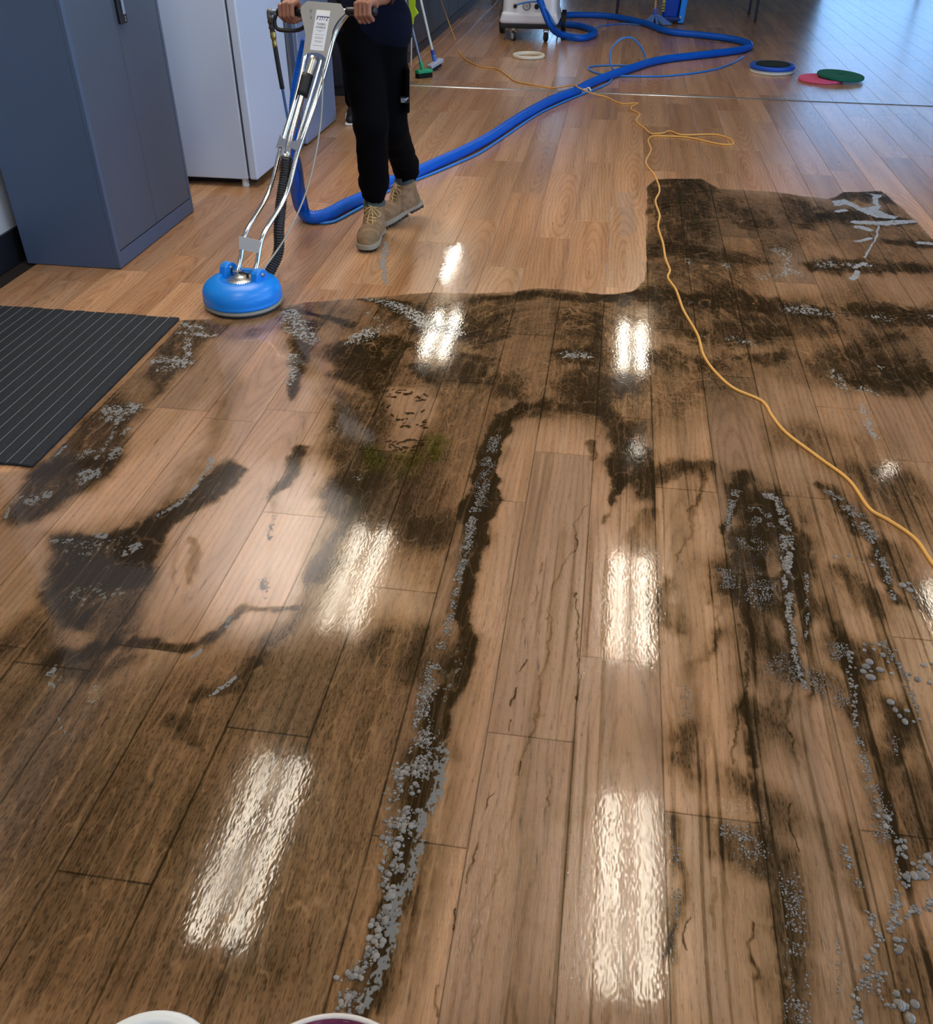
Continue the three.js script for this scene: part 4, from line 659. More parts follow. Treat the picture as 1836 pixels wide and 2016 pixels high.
// ------------------------------------------------------------------ dirty water left by the scrubbing, a thin film on the boards
function segD(px, pf, ax, af, ar, bx, bf, br) { const dx = bx - ax, df = bf - af, l = dx * dx + df * df + 1e-9, t = clamp(((px - ax) * dx + (pf - af) * df) / l); return [Math.hypot(px - ax - dx * t, pf - af - df * t), ar + (br - ar) * t]; }
function polyD(p, x, f) {
  let best = 1e9, inside = false; const n = p.length / 2;
  for (let i = 0, j = n - 1; i < n; j = i++) {
    const ax = p[2 * i], af = p[2 * i + 1], bx = p[2 * j], bf = p[2 * j + 1];
    if (af > f !== bf > f && x < ((bx - ax) * (f - af)) / (bf - af) + ax) inside = !inside;
    const dx = bx - ax, df = bf - af, t = clamp(((x - ax) * dx + (f - af) * df) / (dx * dx + df * df + 1e-9)), ex = x - ax - dx * t, ef = f - af - df * t, d = ex * ex + ef * ef; if (d < best) best = d;
  }
  best = Math.sqrt(best); return inside ? best : -best;
}
function waterFilm(x0, x1, f0, f1, W, H) {
  const N = W * H, D = new Float32Array(N), K = new Float32Array(N), F = new Float32Array(N), G = new Float32Array(N), wx = new Float32Array(N), wf = new Float32Array(N), on = new Float32Array(N);
  const X = (i) => x0 + ((i + 0.5) / W) * (x1 - x0), Fq = (j) => f0 + ((j + 0.5) / H) * (f1 - f0);
  for (let j = 0; j < H; j++) for (let i = 0; i < W; i++) { const x = X(i), f = Fq(j), k = j * W + i; wx[k] = x + (fbm(x * 9, f * 9, 3) - 0.5) * 0.05 + (vn(x * 60, f * 60) - 0.5) * 0.008 + (vn(x * 190, f * 150) - 0.5) * 0.004; wf[k] = f + (fbm(x * 9 + 40, f * 9 + 11, 3) - 0.5) * 0.06 + (vn(x * 70 + 5, f * 55 + 3) - 0.5) * 0.012; }
  const over = (lo, hi, fn) => { const i0 = Math.max(0, Math.floor((lo[0] - x0) / (x1 - x0) * W)), i1 = Math.min(W - 1, Math.ceil((hi[0] - x0) / (x1 - x0) * W)), j0 = Math.max(0, Math.floor((lo[1] - f0) / (f1 - f0) * H)), j1 = Math.min(H - 1, Math.ceil((hi[1] - f0) / (f1 - f0) * H)); for (let j = j0; j <= j1; j++) for (let i = i0; i <= i1; i++) fn(j * W + i); };
  const bounds = (p, step, pad) => { const lo = [1e9, 1e9], hi = [-1e9, -1e9]; for (let i = 0; i < p.length; i += step) for (const c of [0, 1]) { lo[c] = Math.min(lo[c], p[i + c] - pad); hi[c] = Math.max(hi[c], p[i + c] + pad); } return [lo, hi]; };
  const Wt = new Float32Array(N), Dry = new Float32Array(N), Drop = new Float32Array(N), chan = { d: D, c: K, f: F, g: G, w: Wt, r: Dry, p: Drop };
  for (const [kind, st, soft, p] of DIRT_GLARE_AREAS) { const A = chan[kind], [lo, hi] = bounds(p, 2, soft + 0.06); over(lo, hi, (k) => { const v = st * sstep(-soft, soft, polyD(p, wx[k], wf[k])); if (v > 0) A[k] = 1 - (1 - A[k]) * (1 - v); }); }
  const big0 = (p) => { let b = 0; for (let i = 2; i < p.length; i += 3) b = Math.max(b, p[i]); return b; };
  for (const [kind, st, soft0, p] of DIRT_GLARE_STROKES) {
    const A = chan[kind], soft = kind === 'd' && soft0 > 0.3 ? Math.max(p[0] > 0.24 && p[1] < 2.4 ? 0.95 : 0.75, soft0) : soft0, fat = kind === 'd' && big0(p) > 0.012 ? (p[0] > 0.24 && p[1] < 2.4 ? 1.75 : 1.25) : 1; let big = 0; for (let i = 2; i < p.length; i += 3) big = Math.max(big, p[i]);
    const [lo, hi] = bounds(p, 3, big * 1.6 + 0.05), own = kind === 'f' ? 0.35 : 1;
    over(lo, hi, (k) => {
      let best = 0; const x = kind === 'f' ? mix(X(k % W), wx[k], 0.5) : wx[k], f = kind === 'f' ? mix(Fq(Math.floor(k / W)), wf[k], 0.5) : wf[k];
      for (let i = 0; i + 5 < p.length; i += 3) { const [d, r] = segD(x, f, p[i], p[i + 1], p[i + 2], p[i + 3], p[i + 4], p[i + 5]), q = kind === 'd' ? r * fat * (0.62 + 0.8 * vn(wx[k] * 31 + 4, wf[k] * 17)) : r, v = sstep(q * (1 + soft * 0.9), q * (1 - soft), d); if (v > best) best = v; }
      if (best > 0) { if (kind === 'd') best *= clamp(0.5 + 0.75 * fbm(wx[k] * 34, wf[k] * 13 + 7, 2) + 0.25 * best); A[k] = 1 - (1 - A[k]) * (1 - st * best); }
    });
  }
  { const [lo, hi] = bounds(WET_OUTLINE, 2, 0.1); over(lo, hi, (k) => { on[k] = sstep(-0.006, 0.012, polyD(WET_OUTLINE, mix(X(k % W), wx[k], 0.45), mix(Fq(Math.floor(k / W)), wf[k], 0.45))); }); }
  const col = new Uint8Array(N * 4), prm = new Uint8Array(N * 4), bmp = new Uint8Array(N * 4);
  for (let j = 0; j < H; j++) for (let i = 0; i < W; i++) {
    const k = j * W + i, x = X(i), f = Fq(j), e = k * 4, fr = sstep(2.0, 3.2, f);
    if (on[k] === 0 && F[k] === 0 && Wt[k] === 0) { prm[e + 3] = bmp[e + 3] = 255; continue; }
    // grime combed along the boards near by, swirled by the scrubbing head further off
    const comb = fbm(x * 70 + (fbm(x * 3, f * 1.5, 2) - 0.5) * 5, f * 3.2, 3), scrub = fbm(wx[k] * 22 + 8, wf[k] * 9, 3), sw = Math.hypot(x - 0.25 + 0.4 * Math.sin(Math.floor(f * 2.4)), f - Math.floor(f * 2.4) / 2.4), arc = vn(sw * 95, Math.floor(f * 2.4) * 9.1 + 3), pore = sstep(0.58, 0.8, vn(f * 95, x * 1000)) ;
    const texr = mix(comb, 0.45 * scrub + 0.3 * arc + 0.25 * comb, fr), patch = fbm(x * 4.3 + 3, f * 3.1, 4);
    let base = 0.22 + 0.30 * sstep(0.35, 0.75, patch) * mix(0.35, 1.0, fr);
    let d = 1 - (1 - base) * (1 - D[k]);
    d *= 1 - K[k] * (1 - 0.9 * sstep(0.55, 0.9, D[k]));
    d *= mix(0.86 + 0.30 * texr, 0.62 + 0.78 * texr, fr);
    d = clamp(d * (1 + 0.28 * pore));
    // grime combed into the grain along the boards
    d = clamp(d + (1 - fr) * sstep(-0.5, 0.1, x) * (0.34 * sstep(0.70, 0.88, vn(x * 120 + (vn(x * 4, f * 2.2) - 0.5) * 3, f * 1.7 + 5)) + 0.22 * sstep(0.62, 0.85, vn(x * 38 + 3, f * 1.3 + (vn(x * 9, f * 5)) * 0.8))));
    // pale scrape marks, and grime lying in the joints between the boards
    const l1 = Math.abs(vn(x * 26 + f * 13, f * 21 - x * 9) - 0.5), l2 = Math.abs(vn(x * 17 - f * 24 + 60, f * 15 + x * 20) - 0.5), l3 = Math.abs(vn(x * 60, f * 9 + 30) - 0.5);
    d *= 1 - 0.42 * fr * (1 - sstep(0, 0.05, l1)) * vn(x * 7, f * 7 + 2) - 0.36 * fr * (1 - sstep(0, 0.045, l2)) * vn(x * 6 + 9, f * 6) - 0.22 * (1 - sstep(0, 0.06, l3));
    const col_ = Math.floor((x - SEAM0) / BW), sx = (x - SEAM0) / BW - col_, ph_ = phaseOf(col_), sf = (f - ph_) / BL - Math.floor((f - ph_) / BL), joint = Math.max(1 - Math.min(sx, 1 - sx) * BW / 0.0032, 0.8 * (1 - Math.min(sf, 1 - sf) * BL / 0.003), 0);
    d = clamp(d + 0.5 * joint * (0.4 + 0.6 * vn(x * 30, f * 11)));
    const thick = 1.18 * d * (1 + 0.9 * d * d), black = Math.exp(-1.5 * Math.max(0, d - 0.6));
    const gr = G[k] * (0.5 + fbm(x * 30, f * 30, 2));
    let r = Math.exp(-thick * 0.62) * black * (1 - 0.22 * gr), g = Math.exp(-thick * 0.765) * black, b = Math.exp(-thick * (1.14 + 0.7 * gr)) * black;
    const cell = vn(x * 310 + 9, f * 200) * 0.55 + vn(x * 120, f * 80 + 4) * 0.45, lace = sstep(0.56, 0.66, cell + (F[k] - 0.55) * 0.5 + 0.22 * sstep(0.78, 0.92, F[k]) * fr), fo = clamp(F[k] * 1.6) * lace;
    const fc = mix(0.2, 0.36, fr); r = mix(r, fc, fo); g = mix(g, fc, fo); b = mix(b, fc, fo);  // pale colour of suds, also the painted glare on the water
    const cover = Math.max(on[k], sstep(0.3, 0.6, Wt[k] * (0.6 + 0.8 * vn(x * 40, f * 30))), fo);
    if (on[k] < 0.5 && fo < 0.3) { r = mix(1, r, on[k]); g = mix(1, g, on[k]); b = mix(1, b, on[k]); }
    col[e] = sb(r); col[e + 1] = sb(g); col[e + 2] = sb(b); col[e + 3] = Math.round(255 * cover);
    prm[e] = Math.round(255 * mix(0.95 - 0.08 * d, 0.22, fo)); prm[e + 1] = Math.round(255 * clamp(0.05 + 0.05 * vn(x * 14, f * 9) + 0.2 * fo + 0.2 * Dry[k])); prm[e + 3] = 255;
    const h = 0.42 * fbm(x * 75, f * 38, 2) + 0.34 * vn(x * 300, f * 120) + 0.10 * (1 - pore) + 0.4 * vn(x * 16, f * 8) + 0.25 * fo + 0.12 * Drop[k] * vn(x * 240, f * 200 + 3);
    const hb = Math.round(255 * clamp(h * 0.75)); bmp[e] = bmp[e + 1] = bmp[e + 2] = hb; bmp[e + 3] = 255;
  }
  const m = new THREE.MeshPhysicalMaterial({ map: dataTex(W, H, col, true), transmissionMap: dataTex(W, H, prm, false), transmission: 1, thickness: 0, roughness: 1, ior: 1.36, bumpMap: dataTex(W, H, bmp, false), bumpScale: 0.00021, transparent: true });
  m.roughnessMap = m.transmissionMap;
  const g = new THREE.PlaneGeometry(x1 - x0, f1 - f0).rotateX(-Math.PI / 2).translate((x0 + x1) / 2, 0.0012, -(f0 + f1) / 2);
  return [g, m];
}
{
  const t = thing('dirty_water', 'thin film of brown dirty water spread over the scrubbed floor boards', 'dirty water', [0, 0, 0]); t.userData.kind = 'stuff';
  for (const a of [[-1.9, 1.5, 0.35, 2.3, 2048, 1175], [-1.9, 2.2, 2.3, 5.9, 2048, 1798]]) { const [g, m] = waterFilm(...a); const o = part('water_sheet', g, m, t); o.castShadow = false; }
}
// suds: bubbles heaped in ridges and strewn along the trails
{
  const groups = [['soap_suds', 'grey ridge of soap bubbles running down the middle of the floor', []], ['soap_suds', 'grey soap suds and scattered bubbles in trails at the right', []]];
  for (const [dens, r0, r1, p] of SUDS_TRAILS) {
    const out = groups[p[0] < 0.24 ? 0 : 1][2];
    if (dens < 0) { out.push([p[0], p[1], Math.max(p[2] * 0.85, 0.003), 0.62]); continue; }
    for (let i = 0; i + 5 < p.length; i += 3) {
      const ax = p[i], af = p[i + 1], aw = p[i + 2], dx = p[i + 3] - ax, df = p[i + 4] - af, bw = p[i + 5], len = Math.hypot(dx, df), mean = (r0 + r1) / 2;
      let n = Math.round(dens * len * (aw + bw) / (Math.PI * mean * mean * 1.9)); n = Math.min(n, 900);
      for (let q = 0; q < n; q++) { const t = rnd(), w = mix(aw, bw, t), s = (rnd() + rnd() - 1) * w * 1.15, nx = -df / len, nf = dx / len, r = r0 + (r1 - r0) * Math.pow(rnd(), 2.4); const x = ax + dx * t + nx * s, f = af + df * t + nf * s; if (vn(x * 55, f * 40) > 0.34) out.push([x, f, r, rr(0.5, 0.72)]); }
    }
  }
  const mat = new THREE.MeshPhysicalMaterial({ color: 0xffffff, roughness: 0.07, ior: 1.4, transmission: 0.5, thickness: 0, specularIntensity: 1 });
  const ball = new THREE.SphereGeometry(1, 10, 7);
  groups.forEach(([name, label, list], gi) => {
    const m = new THREE.InstancedMesh(ball, mat, list.length), M = new THREE.Matrix4(), c = new THREE.Color();
    list.forEach(([x, f, r, sq], i) => { M.makeScale(r * rr(0.85, 1.25), r * sq, r * rr(0.85, 1.3)); M.setPosition(x, 0.0013 + r * sq * 0.15, -f); m.setMatrixAt(i, M); const v = rr(0.23, 0.43); c.setRGB(v * 1.08, v, v * 0.92); m.setColorAt(i, c); });
    m.name = numbered(name); shade(m); tag(m, label, 'suds', null, 'stuff'); scene.add(m);
  });
}
// fine beads of water standing on the boards
{
  const list = [];
  for (const p of DROPLET_AREAS) {
    let x0 = 9, x1 = -9, f0 = 9, f1 = -9; for (let i = 0; i < p.length; i += 2) { x0 = Math.min(x0, p[i]); x1 = Math.max(x1, p[i]); f0 = Math.min(f0, p[i + 1]); f1 = Math.max(f1, p[i + 1]); }
    const n = Math.round((x1 - x0) * (f1 - f0) / 2.6e-5);
    for (let i = 0; i < n; i++) { const x = rr(x0, x1), f = rr(f0, f1), e = polyD(p, x, f); if (e > -0.02 && rnd() < sstep(-0.02, 0.03, e) && vn(x * 40, f * 26) > 0.3) list.push([x, f, 0.0006 + 0.0012 * Math.pow(rnd(), 2)]); }
  }
  const m = new THREE.InstancedMesh(new THREE.SphereGeometry(1, 8, 6), new THREE.MeshPhysicalMaterial({ color: 0xffffff, roughness: 0.03, ior: 1.36, transmission: 0.97, thickness: 0 }), list.length), M = new THREE.Matrix4();
  list.forEach(([x, f, r], i) => { M.makeScale(r * rr(0.9, 1.3), r * 0.5, r * rr(0.9, 1.5)); M.setPosition(x, 0.0013, -f); m.setMatrixAt(i, M); });
  m.name = 'water_droplets'; shade(m); tag(m, 'fine clear water beads on the wet boards at right', 'droplets', null, 'stuff'); scene.add(m);
}
// ------------------------------------------------------------------ materials for the things
const cabinetPaint = std(0x4a5a74, 0.42), cabinetDoor = std(0x4a5566, 0.4), blackPlastic = std(0x101216, 0.45), chrome = std(0xd6d8d8, 0.16, { metalness: 1 }), steel = std(0xb4b5b0, 0.34, { metalness: 0.9 }), whiteEnamel = phys(0xc6d7ef, 0.28, { clearcoat: 0.3, clearcoatRoughness: 0.2 }), rubber = std(0x15161a, 0.6);
const blueHose = phys(new THREE.Color().setRGB(0.002, 0.105, 0.6), 0.38, { specularIntensity: 0.6 }), blueLine = std(0x2f7fd8, 0.35), brass = std(0xb79b55, 0.32, { metalness: 0.9 }), blueShell = phys(0x0884ea, 0.35, {}), orangeCord = std(0xe2a850, 0.45), whitePlastic = std(0xe6e6e2, 0.4);

// --- grey metal cupboard
{
  const t = thing('metal_cabinet', 'blue-grey steel two-door cupboard standing by the mat', 'cabinet', [-2.42, 0, 4.19]), X0 = -2.655, X1 = -2.19, F0 = 3.755, F1 = 4.62, HT = 1.83;
  part('body', mergeGeometries([box(X0, X1 - 0.02, 0.004, HT, F0, F0 + 0.012), box(X0, X1 - 0.02, 0.004, HT, F1 - 0.012, F1), box(X0, X1 - 0.02, HT - 0.012, HT, F0 + 0.012, F1 - 0.012), box(X0, X0 + 0.01, 0.004, HT - 0.012, F0 + 0.012, F1 - 0.012), box(X0 + 0.01, X1 - 0.02, 0.07, 0.08, F0 + 0.012, F1 - 0.012)]), cabinetPaint, t);
  part('face_frame', merge([box(X1 - 0.02, X1, 0.004, HT, F0, F0 + 0.03, 0.002), box(X1 - 0.02, X1, 0.004, HT, F1 - 0.022, F1, 0.002), box(X1 - 0.02, X1, HT - 0.03, HT, F0 + 0.03, F1 - 0.022)]), cabinetPaint, t);
  part('plinth', box(X1 - 0.02, X1 - 0.001, 0.004, 0.074, F0 + 0.03, F1 - 0.022, 0.002), cabinetPaint, t);
  part('base_rubber', box(X0 + 0.01, X1 - 0.005, 0, 0.004, F0 + 0.008, F1 - 0.008), rubber, t);
  part('door', box(X1 - 0.022, X1 - 0.0015, 0.079, HT - 0.032, F0 + 0.033, 4.1855, 0.0025), cabinetDoor, t);
  const d = part('door', box(X1 - 0.022, X1 - 0.0015, 0.079, HT - 0.032, 4.1885, F1 - 0.025, 0.0025), cabinetDoor, t);
  const h = part('handle', box(X1 - 0.0015, X1 + 0.014, 0.955, 1.12, 4.196, 4.262, 0.006), blackPlastic, t);
  part('lever', box(X1 + 0.014, X1 + 0.021, 0.992, 1.105, 4.222, 4.242, 0.003), std(0xa9b2c4, 0.35, { metalness: 0.6 }), h);
  for (const y of [0.968, 0.98]) part('screw', new THREE.CylinderGeometry(0.0045, 0.0045, 0.004, 12).rotateZ(Math.PI / 2).translate(X1 + 0.015, y, -4.238), steel, h);
}
// --- white fridge, its door facing the room
{
  const t = thing('fridge', 'tall white fridge with closed door beside the grey cupboard', 'fridge', [-2.33, 0, 5.45]), F0 = 5.09, F1 = 5.82;
  part('body', box(-2.66, -2.046, 0.045, 1.72, F0, F1, 0.008), whiteEnamel, t);
  part('door_seal', box(-2.046, -2.036, 0.06, 1.71, F0 + 0.012, F1 - 0.012), std(0x3a4050, 0.7), t);
  const d = part('door', box(-2.036, -1.985, 0.045, 1.72, F0 - 0.002, F1, 0.012), whiteEnamel, t);
  part('hinge', box(-2.036, -2.0, 0.028, 0.045, F0 + 0.01, F0 + 0.05), rubber, d);
  for (const [x, f] of [[-2.08, F0 + 0.04], [-2.08, F1 - 0.04], [-2.6, F0 + 0.04], [-2.6, F1 - 0.04]]) part('foot', new THREE.CylinderGeometry(0.018, 0.021, 0.046, 14).translate(x, 0.023, -f), whitePlastic, t);
  part('plinth_panel', box(-2.62, -2.1, 0.012, 0.045, F0 + 0.07, F1 - 0.02), rubber, t);
}
// --- dark end post and second appliance
{
  const t = thing('tall_filler_panel', 'dark narrow filler panel between the two white appliances', 'panel', [-2.3, 0, 5.93]);
  part('board', box(-2.66, -2.0, 0, 1.72, 5.845, 6.02, 0.003), std(0x39445a, 0.5), t);
  for (const f of [5.87, 5.895]) part('edge_strip', box(-2.0, -1.994, 0, 1.72, f, f + 0.012), steel, t);
}
{
  const t = thing('dishwasher', 'pale blue-grey front-opening appliance behind the scrubber wand', 'appliance', [-2.3, 0, 6.42]);
  part('body', box(-2.66, -2.01, 0.01, 0.92, 6.05, 6.79, 0.006), whiteEnamel, t);
  const d = part('door', box(-2.01, -1.985, 0.012, 0.915, 6.052, 6.79, 0.006), phys(0x8fa3c8, 0.3, { metalness: 0.35 }), t);
  part('label', box(-1.985, -1.9838, 0.77, 0.8, 6.08, 6.15), whitePlastic, d);
  part('worktop', box(-2.68, -1.965, 0.92, 0.95, 6.03, 6.81, 0.006), std(0x2a2d33, 0.4), t);
}
// --- dark kitchen bench along the left wall
{
  const t = thing('kitchen_bench', 'long dark grey bench unit along the left wall', 'bench', [-2.3, 0, 11]);
  part('carcass', box(-2.68, -1.945, 0.08, 0.88, 7.6, 15.2), std(0x262a33, 0.5), t);
  part('kickboard', box(-2.62, -1.93, 0, 0.08, 7.62, 15.2), std(0x1b1d24, 0.5), t);
  part('worktop', box(-2.7, -1.915, 0.88, 0.915, 7.58, 15.2, 0.006), std(0x555a63, 0.35), t);
  for (let k = 0; k < 12; k++) { const f = 7.62 + k * 0.63, d = part('door', box(-1.945, -1.925, 0.09, 0.87, f + 0.003, f + 0.627, 0.003), std(0x2c313b, 0.45), t); part('handle', pipe([V(-1.925, 0.8, f + 0.54), V(-1.905, 0.8, f + 0.545), V(-1.905, 0.7, f + 0.545), V(-1.925, 0.7, f + 0.54)], 0.005, 6, 0.02), blackPlastic, d); }
}
// --- ribbed entrance mat
{
  const t = thing('door_mat', 'black ribbed entrance mat with thin pale lines', 'mat', [-2.17, 0, 2.7]), P = 0.0463, n = 21;
  const fuzz = (() => { const N = 256, d = new Uint8Array(N * N * 4), c = new Uint8Array(N * N * 4); for (let j = 0; j < N; j++) for (let i = 0; i < N; i++) { const e = (j * N + i) * 4, v = 0.55 * vn(i * 0.5, j * 0.5) + 0.45 * vn(i * 0.13 + 5, j * 0.13), q = 0.010 + 0.03 * v * v; d[e] = d[e + 1] = d[e + 2] = v * 255; d[e + 3] = c[e + 3] = 255; c[e] = sb(q * 0.85); c[e + 1] = sb(q); c[e + 2] = sb(q * 1.35); } return [dataTex(N, N, c, true, THREE.RepeatWrapping), dataTex(N, N, d, false, THREE.RepeatWrapping)]; })();
  const carpet = new THREE.MeshStandardMaterial({ map: fuzz[0], bumpMap: fuzz[1], bumpScale: 0.002, roughness: 0.95 });
  const strip = (x0, x1) => { const g = box(x0, x1, 0.003, 0.0125, 2.128 + rr(-0.003, 0.003), 3.262 + rr(-0.004, 0.004), 0.004), p = g.attributes.position, u = g.attributes.uv; for (let i = 0; i < p.count; i++) u.setXY(i, p.getX(i) * 6, p.getZ(i) * 6 + p.getY(i) * 6); return g; };
  part('backing', box(-1.69 - n * P, -1.692, 0.0018, 0.0045, 2.13, 3.26), rubber, t);
  for (let k = 0; k < n; k++) { const x1 = -1.692 - k * P; part('carpet_strip', strip(x1 - P + 0.0042, x1), carpet, t); }
  const pale = std(0x9aa2ad, 0.45, { metalness: 0.4 });
  for (let k = 1; k < n; k++) { const x = -1.692 - k * P + 0.0021; part('metal_strip', box(x - 0.001, x + 0.001, 0.0045, 0.0108, 2.132, 3.258), pale, t); }
}
// --- scrubbing wand: spinning head, twin tube frame, vacuum tube, handle
const HEAD = [-1.485, 3.46], DIR = [0.3485, 0.9373], SIDE = [0.9373, -0.3485];
const wand = (s, y, off = 0) => V(HEAD[0] + DIR[0] * s + SIDE[0] * off, y, HEAD[1] + DIR[1] * s + SIDE[1] * off);
{
  const t = thing('floor_scrubber', 'steel tube floor scrubbing wand with round blue spinner head', 'scrubber', [HEAD[0], 0, HEAD[1]]), at = [HEAD[0], 0, HEAD[1]];
  const bl = [], bristleN = 90; for (let i = 0; i < bristleN; i++) { const a = i / bristleN * Math.PI * 2; bl.push(new THREE.BoxGeometry(0.006, 0.016, 0.011).rotateY(-a).translate(HEAD[0] + Math.cos(a) * 0.152, 0.0095, -HEAD[1] + Math.sin(a) * 0.152)); }
  const sk = part('bristle_skirt', mergeGeometries(bl), rubber, t); sk.userData.kind = 'stuff';
  part('rim', lathe([[0.11, 0.014], [0.16, 0.012], [0.165, 0.016], [0.165, 0.026], [0.158, 0.03], [0.11, 0.03]], at, 64), std(0x8d8b80, 0.5), t);
  const shell = part('head_shell', lathe([[0.157, 0.028], [0.164, 0.032], [0.167, 0.04], [0.1625, 0.044], [0.165, 0.052], [0.165, 0.07], [0.160, 0.086], [0.149, 0.101], [0.131, 0.113], [0.108, 0.121], [0.088, 0.124], [0.084, 0.121], [0.083, 0.108], [0.05, 0.106], [0, 0.106]], at, 72), blueShell, t);
  part('hub_plate', lathe([[0, 0.106], [0.06, 0.106], [0.058, 0.113], [0.028, 0.117], [0.026, 0.128], [0, 0.13]], at, 32), steel, shell);
  for (let i = 0; i < 14; i++) { const a = Math.PI * (0.18 + 0.64 * i / 13); part('vent_rib', new THREE.BoxGeometry(0.022, 0.012, 0.005).rotateY(-a).translate(HEAD[0] + Math.cos(a) * 0.072, 0.112, -HEAD[1] + Math.sin(a) * 0.072), blueShell, shell); }
  for (const o of [-0.088, 0.082]) { // lugs that carry the frame
    const s = new THREE.Shape(); s.moveTo(-0.045, 0); s.lineTo(-0.03, 0.045); s.quadraticCurveTo(-0.005, 0.068, 0.025, 0.045); s.lineTo(0.05, 0); s.closePath();
    const g = new THREE.ExtrudeGeometry(s, { depth: 0.026, bevelEnabled: true, bevelSize: 0.004, bevelThickness: 0.004, bevelSegments: 2, steps: 1 }).translate(0, 0, -0.013);
    frameGeo(g, wand(0.03, 0.103, o), new THREE.Vector3(DIR[0], 0, -DIR[1]), new THREE.Vector3(0, 1, 0), new THREE.Vector3(SIDE[0], 0, -SIDE[1]).negate().multiplyScalar(-1));
    const l = part('lug', g, blueShell, shell); part('pivot_bolt', pipe([wand(0.03, 0.14, o * 1.25), wand(0.03, 0.14, o * 0.8)], 0.009, 10), steel, l);
  }
  part('cross_pin', pipe([wand(0.03, 0.125, -0.075), wand(0.03, 0.125, 0.075)], 0.008, 10), rubber, t);
  const prof = [[0.03, 0.118], [0.068, 0.173], [0.097, 0.232], [0.126, 0.272], [0.295, 0.389], [0.405, 0.543], [0.44, 0.588], [0.572, 0.75], [0.645, 0.863]];
  for (const sg of [-1, 1]) {
    const off = (i) => sg * (i < 6 ? 0.045 : mix(0.047, 0.06, (i - 6) / 2));
    const P = []; prof.forEach(([s, y], i) => P.push(wand(s, y, off(i)))); P.push(wand(0.69, 0.94, sg * 0.066), wand(0.715, 0.99, sg * 0.085), wand(0.735, 1.035, sg * 0.118));
    part('frame_tube', pipe(P, 0.0105, 12, 0.012, true, 0.5, 'centripetal'), chrome, t);
    part('frame_clamp', frameGeo(new RoundedBoxGeometry(0.034, 0.02, 0.026, 2, 0.003), wand(0.034, 0.122, sg * 0.045), new THREE.Vector3(SIDE[0], 0, -SIDE[1]), new THREE.Vector3(0, 1, 0), new THREE.Vector3(DIR[0], 0, -DIR[1]).negate()), steel, t);
  }
  // sheet metal across the tubes
  const ax = new THREE.Vector3(SIDE[0], 0, -SIDE[1]), slope = (s0, y0, s1, y1) => new THREE.Vector3(DIR[0] * (s1 - s0), y1 - y0, -DIR[1] * (s1 - s0)).normalize();
  const sheet = (shape, s0, y0, s1, y1, lift, depth = 0.003) => { const ay = slope(s0, y0, s1, y1), az = new THREE.Vector3().crossVectors(ax, ay); return frameGeo(new THREE.ExtrudeGeometry(shape, { depth, bevelEnabled: false, curveSegments: 16 }), wand(s0, y0).addScaledVector(az, lift), ax, ay, az); };
  { const s = new THREE.Shape(); s.moveTo(-0.055, 0); s.lineTo(0.055, 0); s.lineTo(0.055, 0.052); s.lineTo(-0.055, 0.052); s.closePath(); part('cross_plate', sheet(s, 0.087, 0.208, 0.1, 0.256, 0.01), std(0xd6dcde, 0.4, { metalness: 0.2 }), t); }
  { const s = new THREE.Shape(); s.moveTo(-0.058, 0); s.quadraticCurveTo(0, 0.02, 0.058, 0); s.lineTo(0.06, 0.062); s.quadraticCurveTo(0.04, 0.04, 0, 0.04); s.quadraticCurveTo(-0.04, 0.04, -0.06, 0.062); s.closePath(); part('bridge_plate', sheet(s, 0.4, 0.545, 0.44, 0.592, 0.009), std(0xaeb2ba, 0.3, { metalness: 0.85 }), t); }
  { const s = new THREE.Shape(); s.moveTo(-0.062, 0); s.quadraticCurveTo(-0.045, 0.024, 0, 0.024); s.quadraticCurveTo(0.045, 0.024, 0.062, 0); s.lineTo(0.066, 0.11); s.quadraticCurveTo(0.075, 0.155, 0.115, 0.185); s.lineTo(0.115, 0.193); s.lineTo(0.085, 0.222); s.lineTo(-0.085, 0.222); s.lineTo(-0.112, 0.2); s.lineTo(-0.112, 0.178); s.lineTo(-0.066, 0.09); s.closePath();
    const p = part('handle_plate', sheet(s, 0.645, 0.863, 0.741, 1.06, 0.008), std(0xb9b8b2, 0.36, { metalness: 0.5 }), t);
    for (const [x, y] of [[-0.052, 0.16], [-0.058, 0.185]]) part('screw', frameGeo(new THREE.CylinderGeometry(0.005, 0.005, 0.004, 12).rotateX(Math.PI / 2), wand(0.645, 0.863).addScaledVector(slope(0.645, 0.863, 0.741, 1.06), y).addScaledVector(ax, x).addScaledVector(new THREE.Vector3().crossVectors(ax, slope(0.645, 0.863, 0.741, 1.06)), 0.012), ax, slope(0.645, 0.863, 0.741, 1.06), new THREE.Vector3().crossVectors(ax, slope(0.645, 0.863, 0.741, 1.06))), steel, p);
    const cv = document.createElement('canvas'); cv.width = 256; cv.height = 640; const c = cv.getContext('2d');
    c.fillStyle = '#eef0f4'; c.fillRect(0, 0, 256, 640); c.fillStyle = '#e4ecf7'; c.fillRect(0, 60, 256, 580);
    c.fillStyle = '#1b1b30'; c.save(); c.transform(1, 0, -0.18, 1, 40, 0); c.font = 'bold 84px sans-serif'; c.fillText('F', 6, 160); c.fillRect(6, 96, 236, 12); c.font = 'bold 78px sans-serif'; c.fillStyle = '#55557e'; c.fillText('IT', 62, 160); c.fillText('7', 130, 160); c.fillStyle = '#23233c'; c.fillText('Z', 182, 160); c.restore();
    c.fillStyle = '#4c4f55'; c.textAlign = 'center'; c.font = 'bold 50px sans-serif'; c.fillText('TURBO', 128, 240); c.fillText('HYBRID', 128, 292);
